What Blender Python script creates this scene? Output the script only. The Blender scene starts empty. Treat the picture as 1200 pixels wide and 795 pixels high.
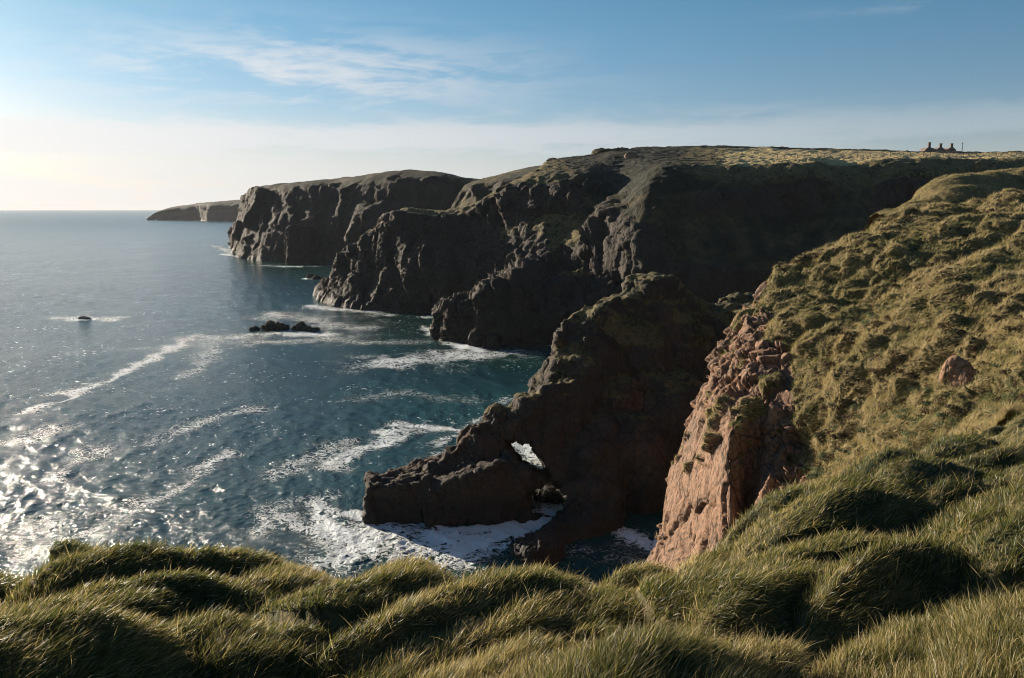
import bpy, math, time
import numpy as np
T0 = time.time()
C = bpy.context.scene
R = math.radians

# ------------------------------------------------------------------ camera, sky, sun, exposure
CAMZ = 35.0
TILT = math.atan((397.5 - 245.0) / 1000.0)
cam = bpy.data.objects.new('camera', bpy.data.cameras.new('camera'))
C.collection.objects.link(cam)
cam.location = (0, 0, CAMZ)
cam.rotation_euler = (R(90) - TILT, 0, 0)
cam.data.lens = 30.0
cam.data.sensor_width = 36.0
cam.data.clip_start = 0.1
cam.data.clip_end = 60000
C.camera = cam

SUN_AZ = 48.0       # degrees left of the view direction (+Y)
SUN_EL = 13.0
C.view_settings.view_transform = 'Standard'
C.view_settings.look = 'None'
C.view_settings.exposure = 1.05
C.view_settings.gamma = 1.0
C.render.engine = 'CYCLES'
C.cycles.filter_width = 1.0
C.cycles.use_denoising = True
C.cycles.max_bounces = 5
C.cycles.diffuse_bounces = 2
C.cycles.glossy_bounces = 2
C.cycles.volume_bounces = 0
C.cycles.transparent_max_bounces = 8
C.cycles.sample_clamp_indirect = 4.0

sun = bpy.data.objects.new('sun', bpy.data.lights.new('sun', 'SUN'))
C.collection.objects.link(sun)
sun.data.energy = 5.0
sun.data.angle = R(0.6)
sun.data.color = (1.0, 0.86, 0.68)
# lamp shines along its local -Z; direction TO the sun is (-sin az cos el, cos az cos el, sin el)
sun.rotation_euler = (R(90 - SUN_EL), 0, R(180 + SUN_AZ - 0) )
import mathutils
_d = mathutils.Vector((-math.sin(R(SUN_AZ)) * math.cos(R(SUN_EL)), math.cos(R(SUN_AZ)) * math.cos(R(SUN_EL)), math.sin(R(SUN_EL))))
sun.rotation_euler = _d.to_track_quat('Z', 'Y').to_euler()

W = bpy.data.worlds.new('World')
C.world = W
W.use_nodes = True


class NT:
    """small helper to write node trees"""
    def __init__(s, tree):
        s.t = tree
        s.n = tree.nodes
        s.l = tree.links

    def new(s, typ, **kw):
        nd = s.n.new(typ)
        for k, v in kw.items():
            setattr(nd, k, v)
        return nd

    def put(s, sock, v):
        if isinstance(v, bpy.types.NodeSocket):
            s.l.new(v, sock)
        elif v is not None:
            sock.default_value = v

    def math(s, op, a, b=None, c=None, clamp=False):
        nd = s.new('ShaderNodeMath', operation=op)
        nd.use_clamp = clamp
        s.put(nd.inputs[0], a)
        if b is not None: s.put(nd.inputs[1], b)
        if c is not None: s.put(nd.inputs[2], c)
        return nd.outputs[0]

    def mix(s, f, a, b, blend='MIX'):
        nd = s.new('ShaderNodeMix', data_type='RGBA', blend_type=blend)
        s.put(nd.inputs[0], f)
        s.put(nd.inputs[6], a if isinstance(a, bpy.types.NodeSocket) else (*a, 1))
        s.put(nd.inputs[7], b if isinstance(b, bpy.types.NodeSocket) else (*b, 1))
        return nd.outputs[2]

    def ramp(s, f, lo, hi, a=0.0, b=1.0, smooth=True):
        nd = s.new('ShaderNodeMapRange')
        nd.interpolation_type = 'SMOOTHSTEP' if smooth else 'LINEAR'
        nd.clamp = True
        for i, v in enumerate((f, lo, hi, a, b)):
            s.put(nd.inputs[i], v)
        return nd.outputs[0]

    def noise(s, vec, scale, detail=4, rough=0.55, dist=0.0, typ='FBM'):
        nd = s.new('ShaderNodeTexNoise')
        try:
            nd.noise_type = typ
        except Exception:
            pass
        s.put(nd.inputs['Vector'], vec)
        s.put(nd.inputs['Scale'], scale)
        s.put(nd.inputs['Detail'], detail)
        s.put(nd.inputs['Roughness'], rough)
        s.put(nd.inputs['Distortion'], dist)
        return nd.outputs[0]

    def mapping(s, vec, scale=(1, 1, 1), rot=(0, 0, 0), loc=(0, 0, 0)):
        nd = s.new('ShaderNodeMapping')
        s.put(nd.inputs[0], vec)
        nd.inputs['Scale'].default_value = scale
        nd.inputs['Rotation'].default_value = rot
        nd.inputs['Location'].default_value = loc
        return nd.outputs[0]

    def comb(s, x, y, z):
        nd = s.new('ShaderNodeCombineXYZ')
        for i, v in enumerate((x, y, z)):
            s.put(nd.inputs[i], v)
        return nd.outputs[0]


def build_world():
    t = NT(W.node_tree)
    t.n.clear()
    out = t.new('ShaderNodeOutputWorld')
    bg = t.new('ShaderNodeBackground')
    sky = t.new('ShaderNodeTexSky', sky_type='NISHITA')
    sky.sun_disc = False
    sky.sun_elevation = R(SUN_EL)
    sky.sun_rotation = R(-SUN_AZ)
    sky.air_density = 1.0
    sky.dust_density = 0.35
    sky.ozone_density = 2.0
    sky.altitude = 0
    tc = t.new('ShaderNodeTexCoord')
    sep = t.new('ShaderNodeSeparateXYZ')
    t.l.new(tc.outputs['Generated'], sep.inputs[0])
    X, Y, Z = sep.outputs
    az = t.math('DIVIDE', t.math('ARCTAN2', X, Y), R(1))       # degrees right of +Y
    el = t.math('DIVIDE', t.math('ARCSINE', Z), R(1))
    # thin cirrus streaks, long in azimuth
    v1 = t.comb(t.math('MULTIPLY', az, 0.10), t.math('MULTIPLY', t.math('ADD', el, t.math('MULTIPLY', az, 0.035)), 0.62), 3.1)
    n1 = t.noise(v1, 1.0, 7, 0.62, 0.7)
    v1b = t.comb(t.math('MULTIPLY', az, 0.33), t.math('MULTIPLY', t.math('ADD', el, t.math('MULTIPLY', az, -0.10)), 1.5), 7.7)
    n1b = t.noise(v1b, 1.0, 5, 0.6, 0.5)
    def gauss(v, c, w):
        q = t.math('DIVIDE', t.math('SUBTRACT', v, c), w)
        return t.math('EXPONENT', t.math('MULTIPLY', t.math('MULTIPLY', q, q), -1.0))
    tex = t.math('ADD', t.math('MULTIPLY', n1, 0.7), t.math('MULTIPLY', n1b, 0.3))
    cir = t.math('MULTIPLY', gauss(az, -13.0, 13.0), gauss(el, 8.3, 2.3))
    wisp = t.math('MULTIPLY', t.ramp(tex, 0.40, 0.60), cir)
    # cloud bank near the horizon: higher on the left, thinning to the right, bluish gap under it
    bandc = t.math('ADD', 4.6, t.math('MULTIPLY', az, 0.012))
    band = gauss(el, bandc, 1.15)
    bank = t.math('MULTIPLY', t.ramp(t.math('ADD', tex, t.math('MULTIPLY', band, 0.28)), 0.46, 0.74), t.ramp(el, 7.5, 4.6))
    low = t.math('MULTIPLY', t.math('MULTIPLY', t.ramp(el, 7.5, 0.3), t.ramp(az, 25.0, -24.0, 0.6, 1.35)), t.ramp(tex, 0.30, 0.62, 0.7, 1.0))
    tr = t.math('MULTIPLY', t.math('MULTIPLY', gauss(az, 27.0, 7.0), gauss(el, 11.6, 0.30)), t.ramp(tex, 0.42, 0.6))
    dens = t.math('MAXIMUM', t.math('MULTIPLY', wisp, 0.80), t.math('MAXIMUM', t.math('MULTIPLY', t.math('MULTIPLY', bank, t.ramp(az, 30.0, -4.0, 0.45, 1.0)), 0.88), t.math('MAXIMUM', t.math('MINIMUM', t.math('MULTIPLY', low, 0.85), 0.93), t.math('MULTIPLY', tr, 0.3))))
    # cloud brightness follows how near the sun it stands (forward scattering)
    near = t.ramp(az, 20.0, -40.0)
    ccol = t.mix(near, (5.4, 5.9, 6.4), (9.4, 9.2, 9.1))
    hs = t.new('ShaderNodeHueSaturation')
    hs.inputs['Saturation'].default_value = 1.15
    t.l.new(sky.outputs[0], hs.inputs['Color'])
    skc = t.mix(1.0, hs.outputs[0], t.mix(t.ramp(el, 1.0, 15.0), (0.88, 0.87, 1.12), (0.70, 0.945, 1.02)), 'MULTIPLY')
    col = t.mix(dens, skc, ccol)
    t.l.new(col, bg.inputs[0])
    bg.inputs[1].default_value = 0.05
    t.l.new(bg.outputs[0], out.inputs[0])


build_world()

# ------------------------------------------------------------------ numpy noise
F = np.float32


def hsh(ix, iy, iz, s):
    h = (ix.astype(np.uint32) * np.uint32(374761393)) ^ (iy.astype(np.uint32) * np.uint32(668265263)) ^ (iz.astype(np.uint32) * np.uint32(2246822519)) ^ np.uint32((s * 3266489917) & 0xffffffff)
    h ^= h >> np.uint32(15); h *= np.uint32(2246822519)
    h ^= h >> np.uint32(13); h *= np.uint32(3266489917)
    h ^= h >> np.uint32(16)
    return (h.astype(F) * F(1.0 / 4294967296.0))


def vnoise(p, s=0):
    """value noise, -1..1"""
    p = np.asarray(p, F)
    i = np.floor(p).astype(np.int32)
    f = p - i
    f = f * f * f * (f * (f * 6 - 15) + 10)
    r = 0
    for dx in (0, 1):
        wx = f[..., 0] if dx else 1 - f[..., 0]
        for dy in (0, 1):
            wy = f[..., 1] if dy else 1 - f[..., 1]
            for dz in (0, 1):
                wz = f[..., 2] if dz else 1 - f[..., 2]
                r = r + wx * wy * wz * hsh(i[..., 0] + dx, i[..., 1] + dy, i[..., 2] + dz, s)
    return r * 2 - 1


ROT = np.array([[0.0, 0.8, 0.6], [-0.8, 0.36, -0.48], [-0.6, -0.48, 0.64]], F)


def fbm(p, octs=4, gain=0.5, s=0, ridged=False):
    a = 1.0; r = 0; tot = 0
    q = np.asarray(p, F)
    for o in range(octs):
        n = vnoise(q, s + o)
        if ridged: n = 1 - 2 * np.abs(n)
        r = r + a * n
        tot += a
        a *= gain
        q = (q @ ROT.T) * F(2.03) + F(7.3)
    return r / tot


def worley(p, s=0, jit=0.9, box=False):
    """returns F1, F2, random value of the nearest cell, vector to its centre"""
    p = np.asarray(p, F)
    i = np.floor(p).astype(np.int32)
    n = p.shape[0]
    f1 = np.full(n, 9, F); f2 = np.full(n, 9, F); idv = np.zeros(n, F)
    vec = np.zeros((n, 3), F)
    for dx in (-1, 0, 1):
        for dy in (-1, 0, 1):
            for dz in (-1, 0, 1):
                cx = i[:, 0] + dx; cy = i[:, 1] + dy; cz = i[:, 2] + dz
                h1 = hsh(cx, cy, cz, s); h2 = hsh(cx, cy, cz, s + 11); h3 = hsh(cx, cy, cz, s + 23)
                v = np.stack([cx + 0.5 + (h1 - 0.5) * jit, cy + 0.5 + (h2 - 0.5) * jit, cz + 0.5 + (h3 - 0.5) * jit], 1).astype(F) - p
                d = (np.abs(v).max(1) * 0.8 + np.abs(v).sum(1) * 0.2) if box else np.sqrt((v * v).sum(1))
                c = d < f1
                f2 = np.where(c, f1, np.minimum(f2, d))
                f1 = np.where(c, d, f1)
                vec[c] = v[c]
                idv = np.where(c, hsh(cx, cy, cz, s + 37), idv)
    return f1, f2, idv, vec


def sstep(x, a, b):
    t = np.clip((x - a) / (b - a), 0, 1)
    return t * t * (3 - 2 * t)


# ------------------------------------------------------------------ measuring helpers: pixel of the photograph + depth -> point
SP, CP = math.sin(TILT), math.cos(TILT)


def P(px, py, Y):
    x = (px - 600) / 1000.0; y = (397.5 - py) / 1000.0
    t = Y / (CP + y * SP)
    return np.array([x * t, Y, CAMZ + t * (-SP + y * CP)])


def G(px, py, z=0.0):
    x = (px - 600) / 1000.0; y = (397.5 - py) / 1000.0
    t = (CAMZ - z) / (SP - y * CP)
    return np.array([x * t, t * (CP + y * SP), z])


def V(x, y, z):
    return np.array([x, y, z], float)


# ------------------------------------------------------------------ mesh helpers
def new_mesh_obj(name, verts, faces_flat, nper, mat, attrs=None, smooth=False, parent=None):
    """faces_flat: flat index array; nper: verts per face (int) or array of loop totals"""
    me = bpy.data.meshes.new(name)
    verts = np.ascontiguousarray(verts, F)
    me.vertices.add(len(verts))
    me.vertices.foreach_set('co', verts.ravel())
    ff = np.ascontiguousarray(faces_flat, np.int32).ravel()
    if np.isscalar(nper):
        nf = len(ff) // nper
        tot = np.full(nf, nper, np.int32)
    else:
        tot = np.asarray(nper, np.int32); nf = len(tot)
    start = np.concatenate([[0], np.cumsum(tot)[:-1]]).astype(np.int32)
    me.loops.add(len(ff)); me.loops.foreach_set('vertex_index', ff)
    me.polygons.add(nf)
    me.polygons.foreach_set('loop_start', start)
    me.polygons.foreach_set('loop_total', tot)
    if smooth:
        me.polygons.foreach_set('use_smooth', np.ones(nf, bool))
    me.update(calc_edges=True)
    me.validate()
    if attrs:
        for k, a in attrs.items():
            at = me.attributes.new(k, 'FLOAT', 'POINT')
            at.data.foreach_set('value', np.ascontiguousarray(a, F))
    if mat: me.materials.append(mat)
    o = bpy.data.objects.new(name, me)
    C.collection.objects.link(o)
    if parent: o.parent = parent
    return o


def tag(o, label=None, cat=None, group=None, kind=None):
    if label: o['label'] = label
    if cat: o['category'] = cat
    if group: o['group'] = group
    if kind: o['kind'] = kind
    return o


def grid_faces(nu, nv, wrap=False):
    u = np.arange(nu if wrap else nu - 1); v = np.arange(nv - 1)
    U, Vv = np.meshgrid(u, v, indexing='ij')
    U2 = (U + 1) % nu
    a = U * nv + Vv; b = U2 * nv + Vv; c = U2 * nv + Vv + 1; d = U * nv + Vv + 1
    return np.stack([a, b, c, d], -1).reshape(-1, 4)


def grid_normals(g):
    du = np.gradient(g, axis=0); dv = np.gradient(g, axis=1)
    n = np.cross(du, dv)
    n /= (np.linalg.norm(n, axis=2, keepdims=True) + 1e-9)
    return n


def catmull(ctrl, nseg, tens=0.5):
    """ctrl (n,...) resampled with nseg[i] steps on interval i; tens 0.5 = Catmull-Rom, 0 = eased straight"""
    n = len(ctrl); out = []
    for i in range(n - 1):
        p0 = ctrl[max(i - 1, 0)]; p1 = ctrl[i]; p2 = ctrl[i + 1]; p3 = ctrl[min(i + 2, n - 1)]
        m1 = (p2 - p0) * tens; m2 = (p3 - p1) * tens
        k = nseg[i]
        for j in range(k):
            t = j / k
            lin = p1 + (p2 - p1) * t
            h = (2 * t**3 - 3 * t**2 + 1) * p1 + (t**3 - 2 * t**2 + t) * m1 + (-2 * t**3 + 3 * t**2) * p2 + (t**3 - t**2) * m2
            out.append(h * 0.65 + lin * 0.35)
    out.append(ctrl[-1])
    return np.array(out)


def loft(sections, du, dv, cap=400):
    S = np.array(sections, float)               # (n,K,3)
    lv = np.linalg.norm(np.diff(S, axis=1), axis=2).max(0)
    d_v = dv if hasattr(dv, '__len__') else [dv] * len(lv)
    segv = [int(np.clip(math.ceil(l / d), 1, cap)) for l, d in zip(lv, d_v)]
    A = catmull(np.transpose(S, (1, 0, 2)), segv, 0.42)
    A = np.transpose(A, (1, 0, 2))
    lu = np.median(np.linalg.norm(np.diff(S, axis=0), axis=2), axis=1)
    d_u = du if hasattr(du, '__len__') else [du] * len(lu)
    segu = [int(np.clip(math.ceil(l / d), 1, cap)) for l, d in zip(lu, d_u)]
    return catmull(A, segu, 0.5)                # (NU,NV,3)


def rnd3(idv, o):
    k = (idv * 65521).astype(np.int32)
    return np.stack([hsh(k, k * 7 + 3, k * 13 + 5, o + j) for j in (0, 1, 2)], 1) - 0.5


def rock_disp(p, n, rock, amp, size, seed, vert=0.45, ridge=1.0, crack=0.5, fine=1.0):
    """jointed rock: big buttresses, flat-faced blocks stepped in and out, cracks between them, small facets"""
    st = np.array([1, 1, vert], F)
    M = np.array(mathutils.Euler((0.16, -0.22, 0.5 + seed)).to_matrix()).astype(F)
    wob = np.stack([vnoise(p / size / 1.3, seed + 50), vnoise(p / size / 1.3, seed + 51), vnoise(p / size / 1.3, seed + 52)], 1)
    b = fbm(p * st / (size * 4.5), 3, 0.5, seed, ridged=True)
    d = ridge * amp * 1.3 * b
    q = ((p + 0.22 * size * wob) @ M) * st
    f1, f2, idv, vec = worley(q / (size * 1.7), seed + 5, 0.95, True)
    d = d + amp * (0.85 * (idv - 0.5) + 1.3 * (vec * rnd3(idv, 1)).sum(1))
    d = d - crack * amp * 0.35 * np.clip(1 - (f2 - f1) / 0.06, 0, 1)
    g1, g2, idg, vecg = worley(q / (size * 0.62), seed + 9, 0.95, True)
    d = d + amp * (0.42 * (idg - 0.5) + 0.75 * (vecg * rnd3(idg, 4)).sum(1)) - crack * amp * 0.20 * np.clip(1 - (g2 - g1) / 0.08, 0, 1)
    h1, h2, idh, vech = worley(q * np.array([1, 1, 1.3], F) / (size * 0.22), seed + 13, 0.95, True)
    d = d + fine * amp * (0.17 * (idh - 0.5) + 0.34 * (vech * rnd3(idh, 7)).sum(1))
    d = d + fine * amp * 0.07 * fbm(p / (size * 0.10), 2, 0.6, seed + 70)
    return (d * rock).astype(F)


def coast_attrs(p, n, veg_bias=0.0, z_hi=10.0, seed=0, size=6.0):
    """1 where turf can hold, 0 where bare rock"""
    slope = n[:, 2]
    v = (slope - 0.60) * 2.6 + 0.55 * fbm(p / size, 4, 0.55, seed + 90) + veg_bias
    v = v * 1.0 + sstep(p[:, 2], z_hi * 0.5, z_hi * 1.6) * 0.25 - sstep(p[:, 2], z_hi * 0.6, z_hi * 0.15) * 1.5
    return np.clip(v * 1.6 + 0.5, 0, 1)


# ------------------------------------------------------------------ materials
def coast_mat(name, pink=0.5, scale=1.0, straw=0.5, rock_dark=1.0, bump=1.0, wet=2.2):
    m = bpy.data.materials.new(name); m.use_nodes = True
    t = NT(m.node_tree); t.n.clear()
    out = t.new('ShaderNodeOutputMaterial'); bs = t.new('ShaderNodeBsdfPrincipled')
    geo = t.new('ShaderNodeNewGeometry'); pos = geo.outputs['Position']
    veg = t.new('ShaderNodeAttribute', attribute_name='veg').outputs['Fac']
    nb = t.noise(pos, 0.11 * scale, 5, 0.6)
    nm = t.noise(t.mapping(pos, (1, 1, 0.45)), 0.6 * scale, 6, 0.65, 0.6)
    nf = t.noise(pos, 3.2 * scale, 6, 0.7)
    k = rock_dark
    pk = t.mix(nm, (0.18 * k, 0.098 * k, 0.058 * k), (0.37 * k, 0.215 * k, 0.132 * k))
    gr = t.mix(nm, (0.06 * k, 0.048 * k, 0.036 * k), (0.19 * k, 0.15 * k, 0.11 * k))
    rock = t.mix(t.ramp(t.math('ADD', nb, (pink - 0.5) * 0.8), 0.36, 0.62), gr, pk)
    rock = t.mix(t.ramp(nf, 0.42, 0.66, 0.0, 0.75), rock, (0.055 * k, 0.05 * k, 0.042 * k))      # dark lichen and stain
    vor = t.new('ShaderNodeTexVoronoi', feature='DISTANCE_TO_EDGE')
    t.put(vor.inputs['Vector'], t.mapping(pos, (1, 1, 0.42), (0.2, 0.15, 0.4)))
    vor.inputs['Scale'].default_value = 0.55 * scale
    crk = t.ramp(vor.outputs['Distance'], 0.0, 0.05, 1.0, 0.0)
    rock = t.mix(t.math('MULTIPLY', crk, 0.7), rock, (0.035, 0.028, 0.022))
    # wet, weed-black band by the water
    sep = t.new('ShaderNodeSeparateXYZ'); t.l.new(pos, sep.inputs[0])
    wetf = t.ramp(t.math('ADD', sep.outputs[2], t.math('MULTIPLY', nm, -2.5)), wet, wet - 2.0)
    rock = t.mix(t.math('MULTIPLY', wetf, 0.8), rock, (0.022, 0.02, 0.017))
    # turf
    dry_shade = t.new('ShaderNodeAttribute', attribute_name='dry_shade').outputs['Fac']
    n2 = t.noise(pos, 0.35 * scale, 5, 0.65)
    n3 = t.noise(pos, 2.3 * scale, 5, 0.7)
    tf = t.mix(t.ramp(n2, 0.35, 0.65), (0.022, 0.030, 0.010), (0.060, 0.058, 0.020))
    tf = t.mix(t.math('MULTIPLY', t.ramp(t.math('ADD', n3, t.math('MULTIPLY', n2, 0.5)), 0.68 - straw * 0.12, 0.98 - straw * 0.2), 0.75), tf, (0.20, 0.145, 0.062))
    tf = t.mix(t.ramp(t.noise(pos, 0.9 * scale, 4, 0.7), 0.60, 0.72, 0, 0.5), tf, (0.03, 0.02, 0.012))
    tf = t.mix(t.ramp(t.math('ADD', dry_shade, t.math('MULTIPLY', t.math('SUBTRACT', n3, 0.5), 0.8)), 0.3, 0.8), tf, (0.50, 0.38, 0.18))
    tf = t.mix(t.ramp(t.math('ADD', dry_shade, t.math('MULTIPLY', t.math('SUBTRACT', n2, 0.5), 0.8)), -0.3, -0.8), tf, (0.020, 0.021, 0.010))  # negative end: dark heather, and the bay wall's shade put into the colour
    vf = t.ramp(t.math('ADD', veg, t.math('MULTIPLY', t.math('SUBTRACT', nf, 0.5), 0.7)), 0.38, 0.60)
    col = t.mix(vf, rock, tf)
    t.l.new(col, bs.inputs['Base Color'])
    rr = t.math('SUBTRACT', t.math('ADD', 0.78, t.math('MULTIPLY', nf, 0.15)), t.math('MULTIPLY', wetf, 0.15))
    t.l.new(rr, bs.inputs['Roughness'])
    bs.inputs['Specular IOR Level'].default_value = 0.25
    hgt = t.math('ADD', t.math('MULTIPLY', nm, 0.55), t.math('MULTIPLY', nf, 0.22))
    hgt = t.math('SUBTRACT', hgt, t.math('MULTIPLY', crk, 0.12))
    # crisp joint blocks: each cell its own level
    wp = t.new('ShaderNodeVectorMath', operation='ADD')
    t.l.new(t.mapping(pos, (1, 1, 0.5), (0.18, -0.22, 0.6)), wp.inputs[0])
    nv_ = t.new('ShaderNodeTexNoise'); t.put(nv_.inputs['Vector'], pos); nv_.inputs['Scale'].default_value = 0.5 * scale
    sc_ = t.new('ShaderNodeVectorMath', operation='SCALE'); t.l.new(nv_.outputs['Color'], sc_.inputs[0]); sc_.inputs['Scale'].default_value = 0.5 / scale
    t.l.new(sc_.outputs[0], wp.inputs[1])
    rockh = None
    for sc2, wgt in ((0.9, 0.35), (2.4, 0.18)):
        vb = t.new('ShaderNodeTexVoronoi', feature='F1', distance='CHEBYCHEV')
        t.l.new(wp.outputs[0], vb.inputs['Vector']); vb.inputs['Scale'].default_value = sc2 * scale
        sp_ = t.new('ShaderNodeSeparateColor'); t.l.new(vb.outputs['Color'], sp_.inputs[0])
        hh = t.math('MULTIPLY', t.math('ADD', sp_.outputs[0], t.math('MULTIPLY', vb.outputs['Distance'], -0.5)), wgt)
        rockh = hh if rockh is None else t.math('ADD', rockh, hh)
    hgt = t.math('ADD', hgt, t.math('MULTIPLY', rockh, t.math('SUBTRACT', 1.0, vf)))
    hgt = t.math('ADD', hgt, t.math('MULTIPLY', t.math('MULTIPLY', n3, vf), 0.35))
    bp = t.new('ShaderNodeBump')
    bp.inputs['Strength'].default_value = 0.9
    bp.inputs['Distance'].default_value = 0.9 * bump / scale
    t.l.new(hgt, bp.inputs['Height'])
    t.l.new(bp.outputs[0], bs.inputs['Normal'])
    t.l.new(bs.outputs[0], out.inputs[0])
    return m


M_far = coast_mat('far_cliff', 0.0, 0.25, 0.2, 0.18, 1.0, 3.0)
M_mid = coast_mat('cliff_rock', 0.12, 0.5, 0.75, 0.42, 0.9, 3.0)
M_arch = coast_mat('arch_rock', 0.36, 0.9, 0.6, 0.50, 1.1, 2.6)
M_near = coast_mat('pink_granite', 0.64, 1.6, 0.9, 0.95, 0.5, 2.0)
M_skerry = coast_mat('skerry_rock', 0.2, 1.0, 0.1, 0.6, 0.7, 1.0)


def plain_mat(name, c1, c2, scale=3.0, rough=0.8, bump=0.02, trans=0.0):
    m = bpy.data.materials.new(name); m.use_nodes = True
    t = NT(m.node_tree); t.n.clear()
    out = t.new('ShaderNodeOutputMaterial'); bs = t.new('ShaderNodeBsdfPrincipled')
    geo = t.new('ShaderNodeNewGeometry')
    n = t.noise(geo.outputs['Position'], scale, 6, 0.65)
    t.l.new(t.mix(t.ramp(n, 0.35, 0.65), c1, c2), bs.inputs['Base Color'])
    bs.inputs['Roughness'].default_value = rough
    bp = t.new('ShaderNodeBump'); bp.inputs['Distance'].default_value = bump
    t.l.new(n, bp.inputs['Height']); t.l.new(bp.outputs[0], bs.inputs['Normal'])
    t.l.new(bs.outputs[0], out.inputs[0])
    return m


def blade_mat(name, stops, spec=0.35, trans=0.45, rough=0.45):
    """per-blade tint from the 'tint' attribute, root to tip from 'tip'"""
    m = bpy.data.materials.new(name); m.use_nodes = True
    t = NT(m.node_tree); t.n.clear()
    out = t.new('ShaderNodeOutputMaterial')
    a = t.new('ShaderNodeAttribute', attribute_name='tint').outputs['Fac']
    tip = t.new('ShaderNodeAttribute', attribute_name='tip').outputs['Fac']
    cr = t.new('ShaderNodeValToRGB')
    while len(cr.color_ramp.elements) < len(stops): cr.color_ramp.elements.new(0.5)
    for e, (p_, c_) in zip(cr.color_ramp.elements, stops):
        e.position = p_; e.color = (*c_, 1)
    t.l.new(a, cr.inputs[0])
    col = t.mix(t.ramp(tip, 0.55, 1.0, 0.0, 0.55), cr.outputs[0], (0.30, 0.23, 0.10))
    bs = t.new('ShaderNodeBsdfPrincipled')
    t.l.new(col, bs.inputs['Base Color'])
    bs.inputs['Roughness'].default_value = rough
    bs.inputs['Specular IOR Level'].default_value = spec
    tl = t.new('ShaderNodeBsdfTranslucent')
    t.l.new(col, tl.inputs[0])
    ms = t.new('ShaderNodeMixShader'); ms.inputs[0].default_value = trans
    t.l.new(bs.outputs[0], ms.inputs[1]); t.l.new(tl.outputs[0], ms.inputs[2])
    t.l.new(ms.outputs[0], out.inputs[0])
    return m


M_blade = blade_mat('grass_blade', [(0.0, (0.030, 0.045, 0.008)), (0.35, (0.085, 0.105, 0.018)), (0.6, (0.19, 0.175, 0.045)), (0.8, (0.36, 0.28, 0.11)), (1.0, (0.55, 0.44, 0.22))], trans=0.5)
M_tuss = blade_mat('tussock_blade', [(0.0, (0.028, 0.042, 0.012)), (0.3, (0.085, 0.105, 0.025)), (0.5, (0.19, 0.185, 0.055)), (0.75, (0.38, 0.31, 0.13)), (1.0, (0.50, 0.39, 0.20))], spec=0.2, trans=0.3, rough=0.6)

# ------------------------------------------------------------------ the sea
FOAM = []          # (ax,ay,bx,by,width,strength) world segments


def foam_line(pts, width, strength, world=False):
    q = [np.array(p_[:2]) if world else G(*p_)[:2] for p_ in pts]
    for a, b in zip(q[:-1], q[1:]):
        FOAM.append((a[0], a[1], b[0], b[1], width, strength))
    if len(q) == 1:
        FOAM.append((q[0][0], q[0][1], q[0][0] + 0.01, q[0][1], width, strength))


foam_line([(45, 482), (75, 468), (115, 450), (165, 428), (217, 399)], 1.77, 0.77)
foam_line([(60, 462), (120, 452)], 1.86, 0.32)
foam_line([(225, 440), (240, 420), (250, 400)], 2.79, 0.36)
foam_line([(30, 650), (90, 622), (150, 600), (205, 572), (268, 535)], 1.86, 0.54)
foam_line([(0, 640), (60, 612)], 2.33, 0.50)
foam_line([(120, 612), (190, 580)], 2.97, 0.40)
foam_line([(30, 415), (110, 412), (200, 405)], 2.42, 0.28)
foam_line([(395, 548), (415, 528), (445, 520), (470, 505)], 2.2, 0.75)
foam_line([(470, 497), (510, 500), (550, 508)], 1.6, 0.75)
foam_line([(480, 548), (520, 530)], 2.0, 0.45)
foam_line([(460, 425), (520, 420), (585, 416)], 9.0, 0.62)
foam_line([(495, 384), (510, 392), (535, 404), (560, 412)], 3.0, 0.95)
foam_line([(600, 405), (640, 405), (672, 404)], 1.6, 0.8)
foam_line([(430, 368), (470, 371), (520, 372)], 2.5, 0.55)
foam_line([(365, 358), (395, 362), (440, 366)], 4.0, 0.85)
foam_line([(330, 370), (380, 378), (430, 385)], 11.0, 0.42)
foam_line([(285, 394), (330, 392), (375, 392)], 5.0, 0.72)
foam_line([(240, 395), (300, 402), (400, 398)], 8.0, 0.38)
foam_line([(70, 372), (100, 373), (140, 372)], 3.5, 0.50)
foam_line([(88, 374), (128, 374)], 2.6, 1.25)
foam_line([(360, 327), (392, 329)], 2.4, 0.9)
foam_line([(300, 311), (340, 313), (400, 311)], 7.0, 0.5)
foam_line([(245, 287), (262, 291), (275, 297)], 6.0, 0.75)
foam_line([(262, 298), (285, 302)], 4.0, 0.7)
foam_line([(168, 254), (180, 256)], 14.0, 0.8)
foam_line([(215, 259), (240, 259.4)], 10.0, 0.7)
foam_line([(330, 560), (370, 530), (410, 515)], 2.2, 0.50)
foam_line([(300, 620), (350, 590), (385, 585)], 2.6, 0.52)
foam_line([(180, 520), (250, 490), (300, 480)], 2.4, 0.36)
foam_line([(60, 560), (130, 520)], 2.4, 0.46)
foam_line([(20, 520), (70, 500)], 2.4, 0.42)
foam_line([(400, 470), (470, 460), (560, 470)], 3.0, 0.32)
foam_line([(380, 395), (430, 402), (500, 400)], 6.0, 0.36)
foam_line([(330, 600), (385, 620)], 3.0, 0.6)
foam_line([(510, 520), (560, 500), (600, 470)], 2.4, 0.5)
# white water round the arch
foam_line([(385, 590), (400, 625), (440, 640)], 3.2, 0.80)
foam_line([(390, 655), (450, 625), (520, 640)], 4.0, 0.72)
foam_line([(425, 600), (470, 612), (530, 622), (590, 618)], 2.2, 1.05)
foam_line([(560, 640), (600, 622), (655, 602)], 1.9, 1.35)
foam_line([(500, 628), (560, 630), (600, 625)], 2.4, 1.1)
foam_line([(480, 655), (560, 652), (600, 645)], 2.5, 0.7)
foam_line([(595, 515), (640, 555)], 4.0, 0.9)
foam_line([(610, 545), (690, 560)], 5.0, 0.8)
foam_line([(745, 628), (775, 640)], 2.0, 0.95)
foam_line([(680, 650), (760, 655)], 3.0, 0.35)


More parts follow.
